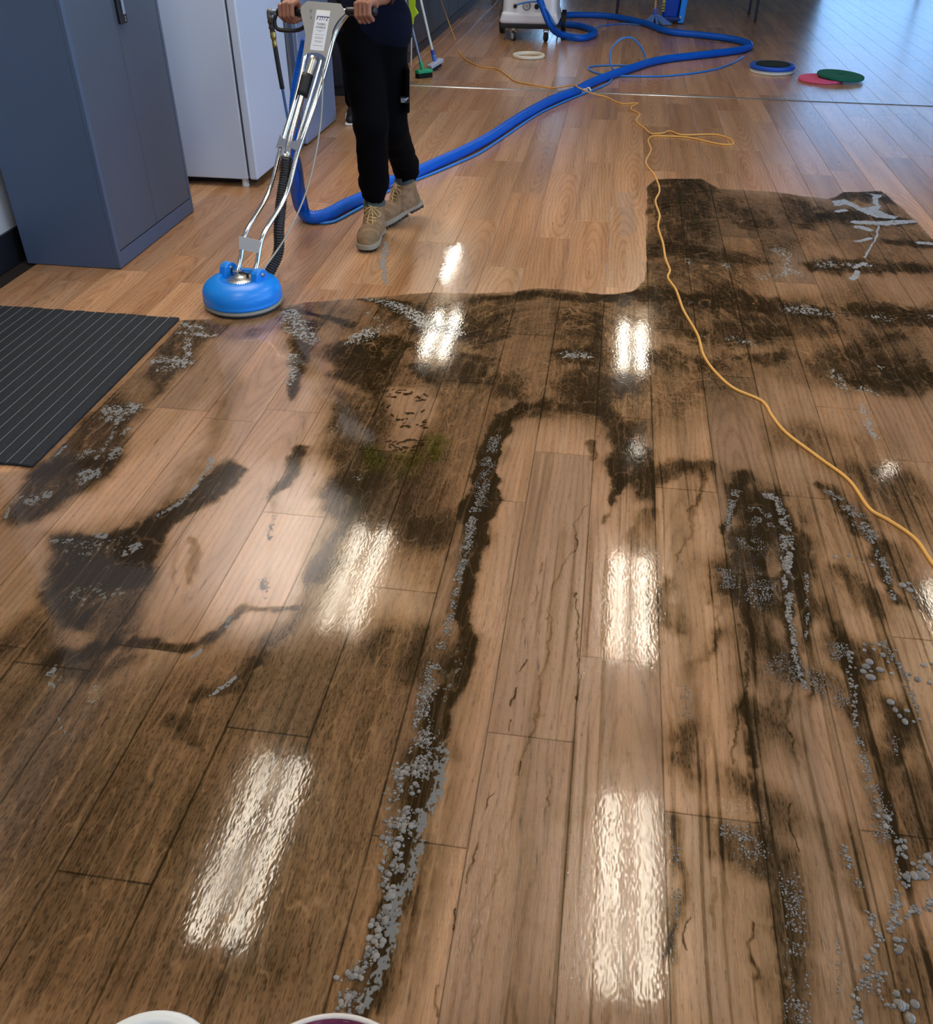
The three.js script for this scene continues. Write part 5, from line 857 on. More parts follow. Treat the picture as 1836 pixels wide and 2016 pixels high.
    c.fillStyle = '#8a9098'; for (const [y, w] of [[316, 150], [338, 60], [384, 170], [426, 150], [446, 150], [486, 150], [502, 120], [560, 170]]) c.fillRect(128 - w / 2, y, w, 7);
    const tx = new THREE.CanvasTexture(cv); tx.colorSpace = THREE.SRGBColorSpace;
    const g = new THREE.PlaneGeometry(0.072, 0.158); const ay = slope(0.645, 0.863, 0.741, 1.06), az = new THREE.Vector3().crossVectors(ax, ay);
    part('label', frameGeo(g, wand(0.645, 0.863).addScaledVector(ay, 0.112).addScaledVector(ax, 0.006).addScaledVector(az, 0.0116), ax, ay, az), new THREE.MeshStandardMaterial({ map: tx, roughness: 0.4 }), p).userData.label = 'white printed label reading TURBO HYBRID';
  }
  // vacuum tube and its rubber joint, ribbed hose down to the head
  part('vacuum_tube', pipe([wand(0.385, 0.52), wand(0.43, 0.59, -0.006), wand(0.556, 0.755, -0.012), wand(0.57, 0.775, -0.012)], 0.014, 16, 0.03), chrome, t);
  part('upper_tube', pipe([wand(0.585, 0.79, -0.01), wand(0.646, 0.87, -0.007)], 0.0195, 16), steel, t);
  part('rubber_joint', pipe([wand(0.543, 0.737, -0.012), wand(0.594, 0.812, -0.01)], 0.024, 16), rubber, t);
  part('side_pipe', pipe([wand(0.42, 0.57, 0.03), wand(0.64, 0.87, 0.036)], 0.006, 8), chrome, t);
  part('hose_clamp', pipe([wand(0.378, 0.512), wand(0.39, 0.527)], 0.021, 16), steel, t);
  part('ribbed_hose', pipe([wand(0.385, 0.52), wand(0.345, 0.45, 0.012), wand(0.29, 0.37, 0.025), wand(0.225, 0.275, 0.05), wand(0.19, 0.18, 0.06), wand(0.13, 0.1, 0.045)], (q, m) => 0.0225 + 0.0022 * Math.sin(m * 2 * Math.PI / 0.0105), 16, 0.0026), std(0x17191f, 0.45), t);
  // handle bar, grips, trigger guard and supply line
  const bar = (s, y, k = 0) => wand(0.735 - k, y, s);
  part('handle_bar', pipe([bar(-0.29, 1.012), bar(0.25, 1.05)], 0.011, 12), chrome, t);
  part('grip', pipe([bar(-0.25, 1.015), bar(-0.105, 1.025)], 0.0165, 14), blackPlastic, t); part('grip', pipe([bar(0.115, 1.04), bar(0.256, 1.049)], 0.0165, 14), blackPlastic, t);
  part('trigger_guard', pipe([V(-1.462, 1.012, 4.2), V(-1.472, 0.985, 4.2), V(-1.466, 0.958, 4.2), V(-1.43, 0.95, 4.2), V(-1.365, 0.955, 4.2), V(-1.33, 0.975, 4.18), V(-1.31, 1.015, 4.16)], 0.0085, 8, 0.01), blackPlastic, t);
  part('elbow_fitting', pipe([bar(-0.29, 1.012), V(-1.512, 1.014, 4.262), V(-1.513, 0.985, 4.262)], 0.0125, 12, 0.008), std(0x8d8c84, 0.35, { metalness: 0.8 }), t);
  part('coupling', pipe([V(-1.513, 0.99, 4.262), V(-1.508, 0.935, 4.262)], (q) => 0.011 + 0.0025 * (Math.floor(q * 5) % 2), 10, 0.004), std(0x3b2c24, 0.4), t);
  part('coupling', pipe([V(-1.508, 0.938, 4.262), V(-1.504, 0.872, 4.262)], (q) => 0.0125 + 0.002 * (Math.floor(q * 4) % 2) - 0.004 * q, 10, 0.006), brass, t);
  part('hose_sleeve', pipe([V(-1.504, 0.876, 4.262), V(-1.498, 0.79, 4.262), V(-1.49, 0.704, 4.26)], 0.0105, 10), rubber, t);
  part('solution_line', pipe([V(-1.49, 0.706, 4.26), V(-1.478, 0.64, 4.24), V(-1.458, 0.58, 4.2), V(-1.42, 0.52, 4.1), V(-1.44, 0.4, 4.25), V(-1.5, 0.2, 4.45), V(-1.52, 0.03, 4.55)], 0.0065, 8), std(0x1c4f86, 0.4), t);
  part('control_cable', pipe([[0.6, 0.84, 0.07], [0.572, 0.778, 0.08], [0.544, 0.663, 0.08], [0.487, 0.53, 0.08], [0.405, 0.401, 0.08], [0.34, 0.331, 0.08], [0.218, 0.235, 0.08], [0.121, 0.176, 0.075], [0.05, 0.13, 0.062]].map(([s, y, o]) => wand(s, y, o)), 0.0042, 8), std(0x9b9a92, 0.35, { metalness: 0.3 }), t);
}
// --- hoses and the extension cord on the floor
single('vacuum_hose', pipe(pts3(HOSE_PATH), (q, m) => (0.0335 - 0.010 * sstep(0.05, 0.03, q) + 0.0011 * Math.sin(m * 2 * Math.PI / 0.014)), 14, 0.0047), blueHose, 'thick blue vacuum hose winding from the wand to the white extractor', 'hose');
{
  const t = thing('solution_hose', 'thin light blue hose looping on the floor beside the thick hose', 'hose', [0.1, 0, 8.9]);
  const low = (a) => { for (let i = 1; i < a.length; i += 3) a[i] = Math.max(a[i], 0.0085); return pts3(a); };
  for (const p of [LINE_PATH_A, LINE_PATH_B, LINE_PATH_C, LINE_PATH_D]) part('hose_run', pipe(low(p), 0.0078, 8, 0.02), blueLine, t);
}
single('extension_cord', pipe(pts3(CORD_PATH), 0.0052, 8, 0.008), orangeCord, 'long orange extension cord trailing across the floor to the right', 'cord');
{
  const t = thing('cable_tie', 'knotted white tie holding hose and cord at the metal strip', 'tie', [-0.24, 0, 8.09]);
  part('loop', pipe([V(-0.27, 0.02, 8.02), V(-0.24, 0.035, 8.03), V(-0.21, 0.02, 8.08), V(-0.235, 0.006, 8.06), V(-0.27, 0.02, 8.02)], 0.007, 8, 0.01), whitePlastic, t);
  part('tail', pipe([V(-0.25, 0.03, 8.03), V(-0.275, 0.05, 7.99), V(-0.29, 0.035, 7.96)], 0.006, 8, 0.01), whitePlastic, t); part('tail', pipe([V(-0.235, 0.03, 8.03), V(-0.2, 0.055, 8.0), V(-0.18, 0.04, 7.97)], 0.006, 8, 0.01), whitePlastic, t);
}
// --- white extraction vacuum
{
  const t = thing('carpet_extractor', 'white wheeled extraction machine with round gauge and black knobs', 'machine', [-0.945, 0, 10.9]), x0 = -1.235, x1 = -0.65, f0 = 10.62, f1 = 11.2, cx = (x0 + x1) / 2;
  const tank = new RoundedBoxGeometry(1, 1, 1, 4, 0.12); { const p = tank.attributes.position; for (let i = 0; i < p.count; i++) { const y = p.getY(i) + 0.5, k = 1 - 0.12 * y; p.setXYZ(i, cx + p.getX(i) * (x1 - x0) * k, 0.2 + y * 0.55, -((f0 + f1) / 2 + p.getZ(i) * -(f1 - f0) * k - 0.0)); } tank.computeVertexNormals(); }
  part('tank', tank, phys(0xdfe0e6, 0.3, {}), t);
  part('skirt', (() => { const g = box(x0 - 0.02, x1 + 0.02, 0.155, 0.27, f0 - 0.02, f1 + 0.02, 0.035); const p = g.attributes.position; for (let i = 0; i < p.count; i++) if (p.getY(i) > 0.22) p.setX(i, cx + (p.getX(i) - cx) * 0.95); g.computeVertexNormals(); return g; })(), phys(0xdfe0e6, 0.3, {}), t);
  part('chassis', box(x0 - 0.01, x1 + 0.01, 0.115, 0.155, f0 - 0.015, f1 + 0.015, 0.008), rubber, t);
  part('recovery_dome', lathe([[0.19, 0.74], [0.19, 0.86], [0.16, 0.93], [0, 0.95]], [cx, 0, (f0 + f1) / 2], 40), phys(0xd0d4da, 0.25, {}), t);
  part('side_panel', box(x0 - 0.012, x0 + 0.004, 0.27, 0.7, f0 + 0.06, f1 - 0.06, 0.006), std(0x4b5563, 0.5), t);  // dark grey panel stands in for the shading of the left side
  for (const [x, bright] of [[-1.1, 1], [-0.757, 0]]) {
    const c = part('caster', new THREE.CylinderGeometry(0.044, 0.044, 0.026, 24).rotateZ(Math.PI / 2).rotateY(0.5).translate(x, 0.044, -(f0 - 0.005)), rubber, t);
    part('wheel_disc', new THREE.CylinderGeometry(0.032, 0.032, 0.03, 24).rotateZ(Math.PI / 2).rotateY(0.5).translate(x, 0.044, -(f0 - 0.005)), bright ? std(0xc9d2da, 0.35) : std(0x4a4d52, 0.5), c);
    part('fork', merge([box(x - 0.026, x - 0.02, 0.04, 0.118, f0 - 0.02, f0 + 0.02), box(x + 0.02, x + 0.026, 0.04, 0.118, f0 - 0.02, f0 + 0.02), box(x - 0.026, x + 0.026, 0.1, 0.118, f0 - 0.02, f0 + 0.02)]), chrome, c);
  }
  for (const x of [x0 - 0.045, x1 + 0.045]) { const w = part('wheel', new THREE.CylinderGeometry(0.12, 0.12, 0.045, 32).rotateZ(Math.PI / 2).translate(x, 0.12, -(f1 - 0.06)), rubber, t); part('wheel_disc', new THREE.CylinderGeometry(0.06, 0.06, 0.05, 24).rotateZ(Math.PI / 2).translate(x, 0.12, -(f1 - 0.06)), std(0x3d4047, 0.5), w); }
  const fz = -(f0 + 0.008), gx = -0.972, gy = 0.325;
  const ga = part('gauge', new THREE.CylinderGeometry(0.04, 0.042, 0.02, 32).rotateX(Math.PI / 2).translate(gx, gy, fz), std(0x4a4e55, 0.35, { metalness: 0.5 }), t);
  part('dial', new THREE.CylinderGeometry(0.034, 0.034, 0.002, 32).rotateX(Math.PI / 2).translate(gx, gy, fz + 0.011), std(0xb9bfc2, 0.3), ga); part('needle', new THREE.BoxGeometry(0.003, 0.03, 0.0015).rotateZ(0.7).translate(gx, gy, fz + 0.013), blackPlastic, ga);
  for (const [x, r] of [[-1.09, 0.018], [-0.865, 0.024]]) part('knob', new THREE.CylinderGeometry(r, r * 1.1, 0.035, 20).rotateX(Math.PI / 2).translate(x, 0.322, fz + 0.014), blackPlastic, t);
  part('hose_port', pipe([V(-0.94, 0.45, 10.72), V(-0.93, 0.462, 10.64)], 0.045, 20), std(0x1a2550, 0.4), t);
  part('line_socket', pipe([V(-1.08, 0.412, 10.64), V(-1.0, 0.43, 10.57)], 0.012, 10), blackPlastic, t);
}
single('rubber_ring', lathe([[0.132, 0.001], [0.154, 0.001], [0.158, 0.007], [0.156, 0.024], [0.148, 0.029], [0.136, 0.027], [0.131, 0.019], [0.132, 0.001]], [-0.845, 0, 9.66], 56), std(0xe6e2cf, 0.5), 'flat cream plastic ring lying in front of the white machine', 'ring');
{
  const t = thing('disc_brush', 'round blue floor brush lying bristles up beside the pads', 'brush', [1.41, 0, 9.29]), at = [1.41, 0, 9.29];
  part('pad_base', lathe([[0, 0], [0.188, 0], [0.193, 0.006], [0.19, 0.03], [0, 0.03]], at, 56), std(0xd9d8cc, 0.7), t);
  part('brush_block', lathe([[0, 0.03], [0.192, 0.03], [0.2, 0.036], [0.2, 0.06], [0.192, 0.066], [0.16, 0.064], [0.155, 0.056], [0, 0.056]], at, 56), std(0x1556c8, 0.4), t);
  const tuft = [], g0 = new THREE.CylinderGeometry(0.0045, 0.004, 0.018, 5); for (let r = 0.02; r < 0.152; r += 0.0125) for (let a = 0, n = Math.round(2 * Math.PI * r / 0.013); a < n; a++) tuft.push(g0.clone().translate(1.41 + Math.cos(a / n * 6.283) * r, 0.064, -9.29 + Math.sin(a / n * 6.283) * r));
  part('bristle_tuft', mergeGeometries(tuft), std(0x2c332f, 0.8), t).userData.kind = 'stuff';
}
{
  const felt = (c) => new THREE.MeshStandardMaterial({ color: c, roughness: 0.95, bumpMap: dataTex(64, 64, (() => { const d = new Uint8Array(64 * 64 * 4); for (let i = 0; i < 4096; i++) { const v = 255 * rnd(); d[i * 4] = d[i * 4 + 1] = d[i * 4 + 2] = v; d[i * 4 + 3] = 255; } return d; })(), false, THREE.RepeatWrapping), bumpScale: 0.003 });
  const disc = (r) => [[0.026, 0.001], [r - 0.004, 0.0], [r, 0.005], [r - 0.001, 0.02], [r - 0.006, 0.024], [0.026, 0.024], [0.026, 0.001]];
  single('scrubbing_pad', lathe(disc(0.19), [1.79, 0, 8.96], 56), felt(0xe8608c), 'pink round scrubbing pad under the green pad', 'pad', 'loose scrubbing pads');
  const g = lathe(disc(0.2), [0, 0, 0], 56).rotateZ(-0.055).rotateX(0.02).translate(1.955, 0.0265, -8.99); single('scrubbing_pad', g, felt(0x0f6a55), 'dark green round scrubbing pad lying on the pink pad', 'pad', 'loose scrubbing pads');
}
// --- brooms and poles leaning on the bench
function pole(name, label, head, top, poleMat, build, base) { const t = thing(name, label, 'broom', base); part('pole', pipe([V(...head), V(...top)], 0.0115, 10), poleMat, t); build(t); return t; }
pole('broom', 'green deck brush on a grey pole leaning on the bench', [-1.679, 0.08, 8.5], [-1.918, 1.02, 8.5], std(0x8892a2, 0.35, { metalness: 0.4 }), (t) => {
  const g = std(0x1fae7a, 0.45); part('socket', pipe([V(-1.668, 0.045, 8.5), V(-1.69, 0.125, 8.5)], 0.017, 12), g, t);
  part('brush_head', new RoundedBoxGeometry(0.15, 0.028, 0.07, 2, 0.008).rotateY(0.75).translate(-1.66, 0.05, -8.49), g, t);
  part('bristles', new RoundedBoxGeometry(0.145, 0.038, 0.062, 2, 0.006).rotateY(0.75).translate(-1.66, 0.0185, -8.49), std(0x0b1512, 0.9), t);
}, [-1.66, 0, 8.49]);
pole('broom', 'blue and clear scrubbing brush on a white pole', [-1.65, 0.14, 8.88], [-1.9, 1.15, 8.9], std(0xdfe9e6, 0.35), (t) => {
  const b = std(0x3d78d8, 0.4); part('collar', pipe([V(-1.655, 0.16, 8.88), V(-1.641, 0.11, 8.88)], 0.0175, 12), std(0x2a46a8, 0.4), t); part('elbow', pipe([V(-1.643, 0.115, 8.88), V(-1.625, 0.06, 8.86)], 0.0195, 12), b, t);
  part('brush_head', new RoundedBoxGeometry(0.17, 0.03, 0.06, 2, 0.006).rotateZ(0.25).rotateY(1.0).translate(-1.62, 0.055, -8.84), std(0xb9c4da, 0.35), t);
  part('bristles', new RoundedBoxGeometry(0.14, 0.04, 0.05, 2, 0.006).rotateZ(0.25).rotateY(1.0).translate(-1.625, 0.028, -8.83), std(0x16181d, 0.9), t);
}, [-1.62, 0, 8.85]);
{
  const t = thing('squeegee', 'thin white pole with bright yellow grip leaning by the person', 'squeegee', [-1.88, 0, 9.0]);
  part('pole', pipe([V(-1.88, 0, 9.0), V(-1.86, 0.38, 9.0)], 0.0075, 8), whitePlastic, t); part('joint', pipe([V(-1.867, 0.24, 9.0), V(-1.866, 0.255, 9.0)], 0.0095, 8), rubber, t);
  const s = new THREE.Shape(); [[-0.012, 0], [0.012, 0], [0.02, 0.05], [0.06, 0.085], [0.032, 0.13], [0.036, 0.21], [-0.02, 0.2], [-0.014, 0.1]].forEach(([x, y], i) => (i ? s.lineTo(x, y) : s.moveTo(x, y)));
  part('grip', new THREE.ExtrudeGeometry(s, { depth: 0.02, bevelEnabled: true, bevelSize: 0.004, bevelThickness: 0.004, bevelSegments: 2 }).translate(-1.862, 0.35, -9.01), std(0xcff02e, 0.5), t);
}
// --- mop, bucket and table at the far end
{
  const t = thing('mop', 'blue string mop with wooden handle standing by the bucket', 'mop', [0.42, 0, 12.05]), st = [], blues = std(0x5f86c8, 0.85);
  part('handle', pipe([V(0.395, 0.15, 12.05), V(0.36, 1.3, 12.12)], 0.012, 10), std(0xc59a74, 0.6), t); part('socket', pipe([V(0.402, 0.09, 12.05), V(0.394, 0.165, 12.05)], 0.02, 12), std(0x4b5fd0, 0.4), t);
  for (let i = 0; i < 80; i++) { const a = rr(0, 6.283), L = rr(0.12, 0.2), ex = 0.425 + Math.cos(a) * L * (Math.sin(a) < 0 ? 0.95 : 0.6), ef = 12.06 + Math.sin(a) * L * 0.5; st.push(pipe([V(0.402 + rr(-0.012, 0.012), 0.1, 12.05 + rr(-0.012, 0.012)), V(mix(0.402, ex, 0.35), rr(0.06, 0.095), mix(12.05, ef, 0.35)), V(mix(0.402, ex, 0.75), rr(0.015, 0.045), mix(12.05, ef, 0.75)), V(ex, 0.009, ef)], 0.0075, 5, 0.03)); }
  part('mop_strands', merge(st), blues, t).userData.kind = 'stuff';
}
{
  const t = thing('mop_bucket', 'blue plastic mop bucket with light blue wringer side', 'bucket', [0.6, 0, 12.25]);
  const g = new RoundedBoxGeometry(0.22, 0.32, 0.34, 3, 0.05); { const p = g.attributes.position; for (let i = 0; i < p.count; i++) { const k = 0.82 + 0.36 * (p.getY(i) / 0.32 + 0.5) * 0.5; p.setXYZ(i, 0.575 + p.getX(i) * k, 0.2 + p.getY(i), -12.28 + p.getZ(i) * k); } g.computeVertexNormals(); }
  part('tub', g, std(0x0a45b8, 0.4), t);
  const s = part('side_panel', (() => { const q = box(0.678, 0.748, 0.012, 0.42, 12.12, 12.42, 0.012), p = q.attributes.position; for (let i = 0; i < p.count; i++) p.setX(i, p.getX(i) + (p.getY(i) - 0.1) * 0.06); return q; })(), std(0x1590ff, 0.4), t);
  part('bolt', new THREE.SphereGeometry(0.011, 10, 8).translate(0.7, 0.075, -12.115), whitePlastic, s);
  part('base', box(0.49, 0.7, 0.035, 0.075, 12.11, 12.45, 0.012), std(0x0b2f80, 0.45), t);
  for (const [x, f] of [[0.645, 12.16], [0.51, 12.4], [0.645, 12.4]]) part('caster', new THREE.CylinderGeometry(0.02, 0.02, 0.02, 16).rotateZ(Math.PI / 2).translate(x, 0.02, -f), rubber, t);
  part('warning_label', box(0.475, 0.505, 0.13, 0.25, 12.106, 12.112), std(0xb6ae3a, 0.5), t); for (const y of [0.145, 0.175, 0.205]) part('label_stripe', box(0.478, 0.502, y, y + 0.012, 12.104, 12.107), blackPlastic, t);
}
{
  const t = thing('work_table', 'table with thin dark legs at the far end of the hall', 'table', [0.78, 0, 13.05]), L = [[-0.045, 12.93], [-0.04, 13.6], [1.606, 12.55], [1.6, 13.2]];
  for (const [x, f] of L) { const l = part('leg', pipe([V(x, 0.012, f), V(x, 0.72, f)], 0.0165, 10), std(0x2c2a3a, 0.45), t); part('foot', pipe([V(x, 0, f), V(x, 0.014, f)], 0.02, 10), rubber, l); }
  const s = new THREE.Shape(); [[-0.12, -12.86], [-0.12, -13.7], [1.68, -13.3], [1.69, -12.46]].forEach(([x, z], i) => (i ? s.lineTo(x, z) : s.moveTo(x, z)));
  part('table_top', new THREE.ExtrudeGeometry(s, { depth: 0.03, bevelEnabled: false }).rotateX(Math.PI / 2).scale(1, 1, 1).translate(0, 0.75, 0), std(0xb8b2a6, 0.5), t);
}
// --- things at the photographer's feet
{
  const t = thing('paint_bucket', 'white plastic pail with wet rags at the bottom edge', 'bucket', [-0.49, 0, 0.43]), at = [-0.49, 0, 0.432];
  part('pail', lathe([[0, 0], [0.072, 0], [0.075, 0.006], [0.092, 0.24], [0.1, 0.243], [0.102, 0.25], [0.098, 0.256], [0.082, 0.256], [0.078, 0.245], [0.068, 0.012], [0, 0.012]], at, 56), phys(0xdfe3e4, 0.35, {}), t);
  const g = new THREE.SphereGeometry(0.072, 28, 16); { const p = g.attributes.position; for (let i = 0; i < p.count; i++) { const x = p.getX(i), y = p.getY(i), z = p.getZ(i), k = 1 + 0.25 * (fbm(x * 40 + 9, z * 40 + y * 30, 2) - 0.5); p.setXYZ(i, x * k * 0.98 + at[0], 0.2 + y * 0.6 * k, z * k * 0.98 - at[2]); } g.computeVertexNormals(); }
  part('wet_rag', g, std(0xb8b4ac, 0.9), t);
}
{
  const t = thing('lined_tub', 'pale tub lined with crinkled maroon plastic at the bottom edge', 'tub', [-0.243, 0, 0.43]), at = [-0.243, 0, 0.43];
  part('tub', lathe([[0, 0], [0.11, 0], [0.114, 0.006], [0.133, 0.245], [0.138, 0.25], [0.134, 0.254], [0.128, 0.248], [0.106, 0.01], [0, 0.01]], at, 64), phys(0xe4dcd6, 0.35, {}), t);
  const g = lathe([[0.1295, 0.251], [0.122, 0.244], [0.11, 0.18], [0.09, 0.16], [0, 0.155]], at, 72); { const p = g.attributes.position; for (let i = 0; i < p.count; i++) { const x = p.getX(i), z = p.getZ(i), n = fbm(x * 45, z * 45 + p.getY(i) * 30, 3) - 0.5; if (Math.hypot(x - at[0], z + at[2]) < 0.125) p.setXYZ(i, x + n * 0.012, p.getY(i) + n * 0.02, z + n * 0.012); } g.computeVertexNormals(); }
  const l = part('liner', g, phys(0x7a3550, 0.3, { side: THREE.DoubleSide }), t);
}
// ------------------------------------------------------------------ people
const skinMat = std(0x8f604c, 0.55), navy = phys(0x080d20, 0.95, { specularIntensity: 0.3 }), blackCloth = phys(0x020307, 0.95, { specularIntensity: 0.2 });
const sub = (a, b) => [a[0] - b[0], a[1] - b[1], a[2] - b[2]];
// a fist closed on a bar: axis along the bar, fingers over the front and under
function fist(c, axis, wrist, thumbSide) {
  const a = new THREE.Vector3(...axis).normalize(), up = new THREE.Vector3(0, 1, 0), front = new THREE.Vector3().crossVectors(a, up).normalize(); if (front.z < 0) front.negate();
  up.crossVectors(front, a).normalize(); if (up.y < 0) up.negate();
  const P = (s, w, u, r) => { const v = new THREE.Vector3(...c).addScaledVector(a, s).addScaledVector(front, w).addScaledVector(up, u); return [v.x, v.y, -v.z, r]; }, parts = [];
  [-0.0315, -0.0105, 0.0105, 0.031].forEach((s, i) => {
    const k = [0.94, 1.03, 1.0, 0.84][thumbSide > 0 ? 3 - i : i], J = [P(s, -0.008, 0.040 * k, 0.0115), P(s, 0.026, 0.033 * k, 0.0105), P(s, 0.034, -0.008, 0.0098), P(s, 0.012, -0.034 * k, 0.0088)];
    parts.push(blend([bone(J[0], J[1]), bone(J[1], J[2]), bone(J[2], J[3])], 0.004));
  });
  const fingers = (x, y, z) => Math.min(...parts.map((p) => p(x, y, z)));
  const w = [...wrist, 0.026], palm = blend([bone(P(-0.024, -0.012, 0.036, 0.015), P(0.024, -0.012, 0.036, 0.015)), bone(P(-0.022, -0.032, 0.02, 0.014), P(0.022, -0.032, 0.02, 0.014)), bone(P(0, -0.02, 0.034, 0.022), w)], 0.018);
  const th = thumbSide * 0.036, thumb = blend([bone(P(th * 0.6, -0.034, 0.012, 0.014), P(th * 1.05, -0.008, -0.024, 0.0115)), bone(P(th * 1.05, -0.008, -0.024, 0.0115), P(th * 0.75, 0.02, -0.032, 0.0095))], 0.006);
  const all = (x, y, z) => smin(smin(fingers(x, y, z), palm(x, y, z), 0.007), thumb(x, y, z), 0.006);
  const lo = [1e9, 1e9, 1e9], hi = [-1e9, -1e9, -1e9]; for (const q of [[c[0], c[1], c[2]], [wrist[0], wrist[1], -wrist[2]]]) q.forEach((v, i) => { lo[i] = Math.min(lo[i], v - 0.075); hi[i] = Math.max(hi[i], v + 0.075); });
  return skin(all, lo, hi, 0.0035);
}
function headGeo(c, yaw, tilt) {    // c: centre of the head [x, y, f]; yaw 0 looks towards the camera side
  const B = (x0, y0, z0, r0, x1, y1, z1, r1) => bone([x0, y0, -z0, r0], [x1, y1, -z1, r1]);
  const skull = blend([B(0, 0.035, -0.02, 0.088, 0, 0.03, 0.02, 0.082), B(0, -0.03, 0.03, 0.066, 0, -0.085, 0.05, 0.042), B(-0.03, -0.07, 0.02, 0.038, 0.03, -0.07, 0.02, 0.038)], 0.03);
  const feat = [[B(0, 0.02, 0.098, 0.009, 0, -0.018, 0.118, 0.0135), 0.012], [B(-0.035, 0.03, 0.088, 0.011, 0.035, 0.03, 0.088, 0.011), 0.014], [B(-0.02, -0.055, 0.092, 0.008, 0.02, -0.055, 0.092, 0.008), 0.008], [B(-0.086, 0.02, 0, 0.012, -0.09, -0.025, 0.005, 0.01), 0.008], [B(0.086, 0.02, 0, 0.012, 0.09, -0.025, 0.005, 0.01), 0.008]];
  const eye = [B(-0.031, 0.012, 0.1, 0.013, -0.031, 0.012, 0.1, 0.013), B(0.031, 0.012, 0.1, 0.013, 0.031, 0.012, 0.1, 0.013)];
  const g = skin((x, y, z) => { let d = skull(x, y, z); for (const [f, k] of feat) d = smin(d, f(x, y, z), k); for (const e of eye) d = -smin(-d, e(x, y, z), 0.01); return d; }, [-0.14, -0.17, -0.15], [0.14, 0.17, 0.17], 0.006);
  return g.rotateX(tilt).rotateY(yaw).translate(c[0], c[1], -c[2]);
}
function folds(amp, fx, fy) { return (x, y, z) => amp * (fbm(x * fx + z * fx * 0.7, y * fy + z * 3, 3) - 0.5) * 2; }
function bodySkin(bones, k, cell, wrinkle) {
  const f = blend(bones.map(([a, b]) => bone(a, b)), k), lo = [1e9, 1e9, 1e9], hi = [-1e9, -1e9, -1e9];
  for (const ab of bones) for (const q of ab) [q[0], q[1], -q[2]].forEach((v, i) => { lo[i] = Math.min(lo[i], v - q[3] - 0.04); hi[i] = Math.max(hi[i], v + q[3] + 0.04); });
  return skin(wrinkle ? (x, y, z) => f(x, y, z) + wrinkle(x, y, z) : f, lo, hi, cell);
}
const thin = (bones, by) => bones.map(([a, b]) => [[a[0], a[1], a[2], a[3] * by], [b[0], b[1], b[2], b[3] * by]]);

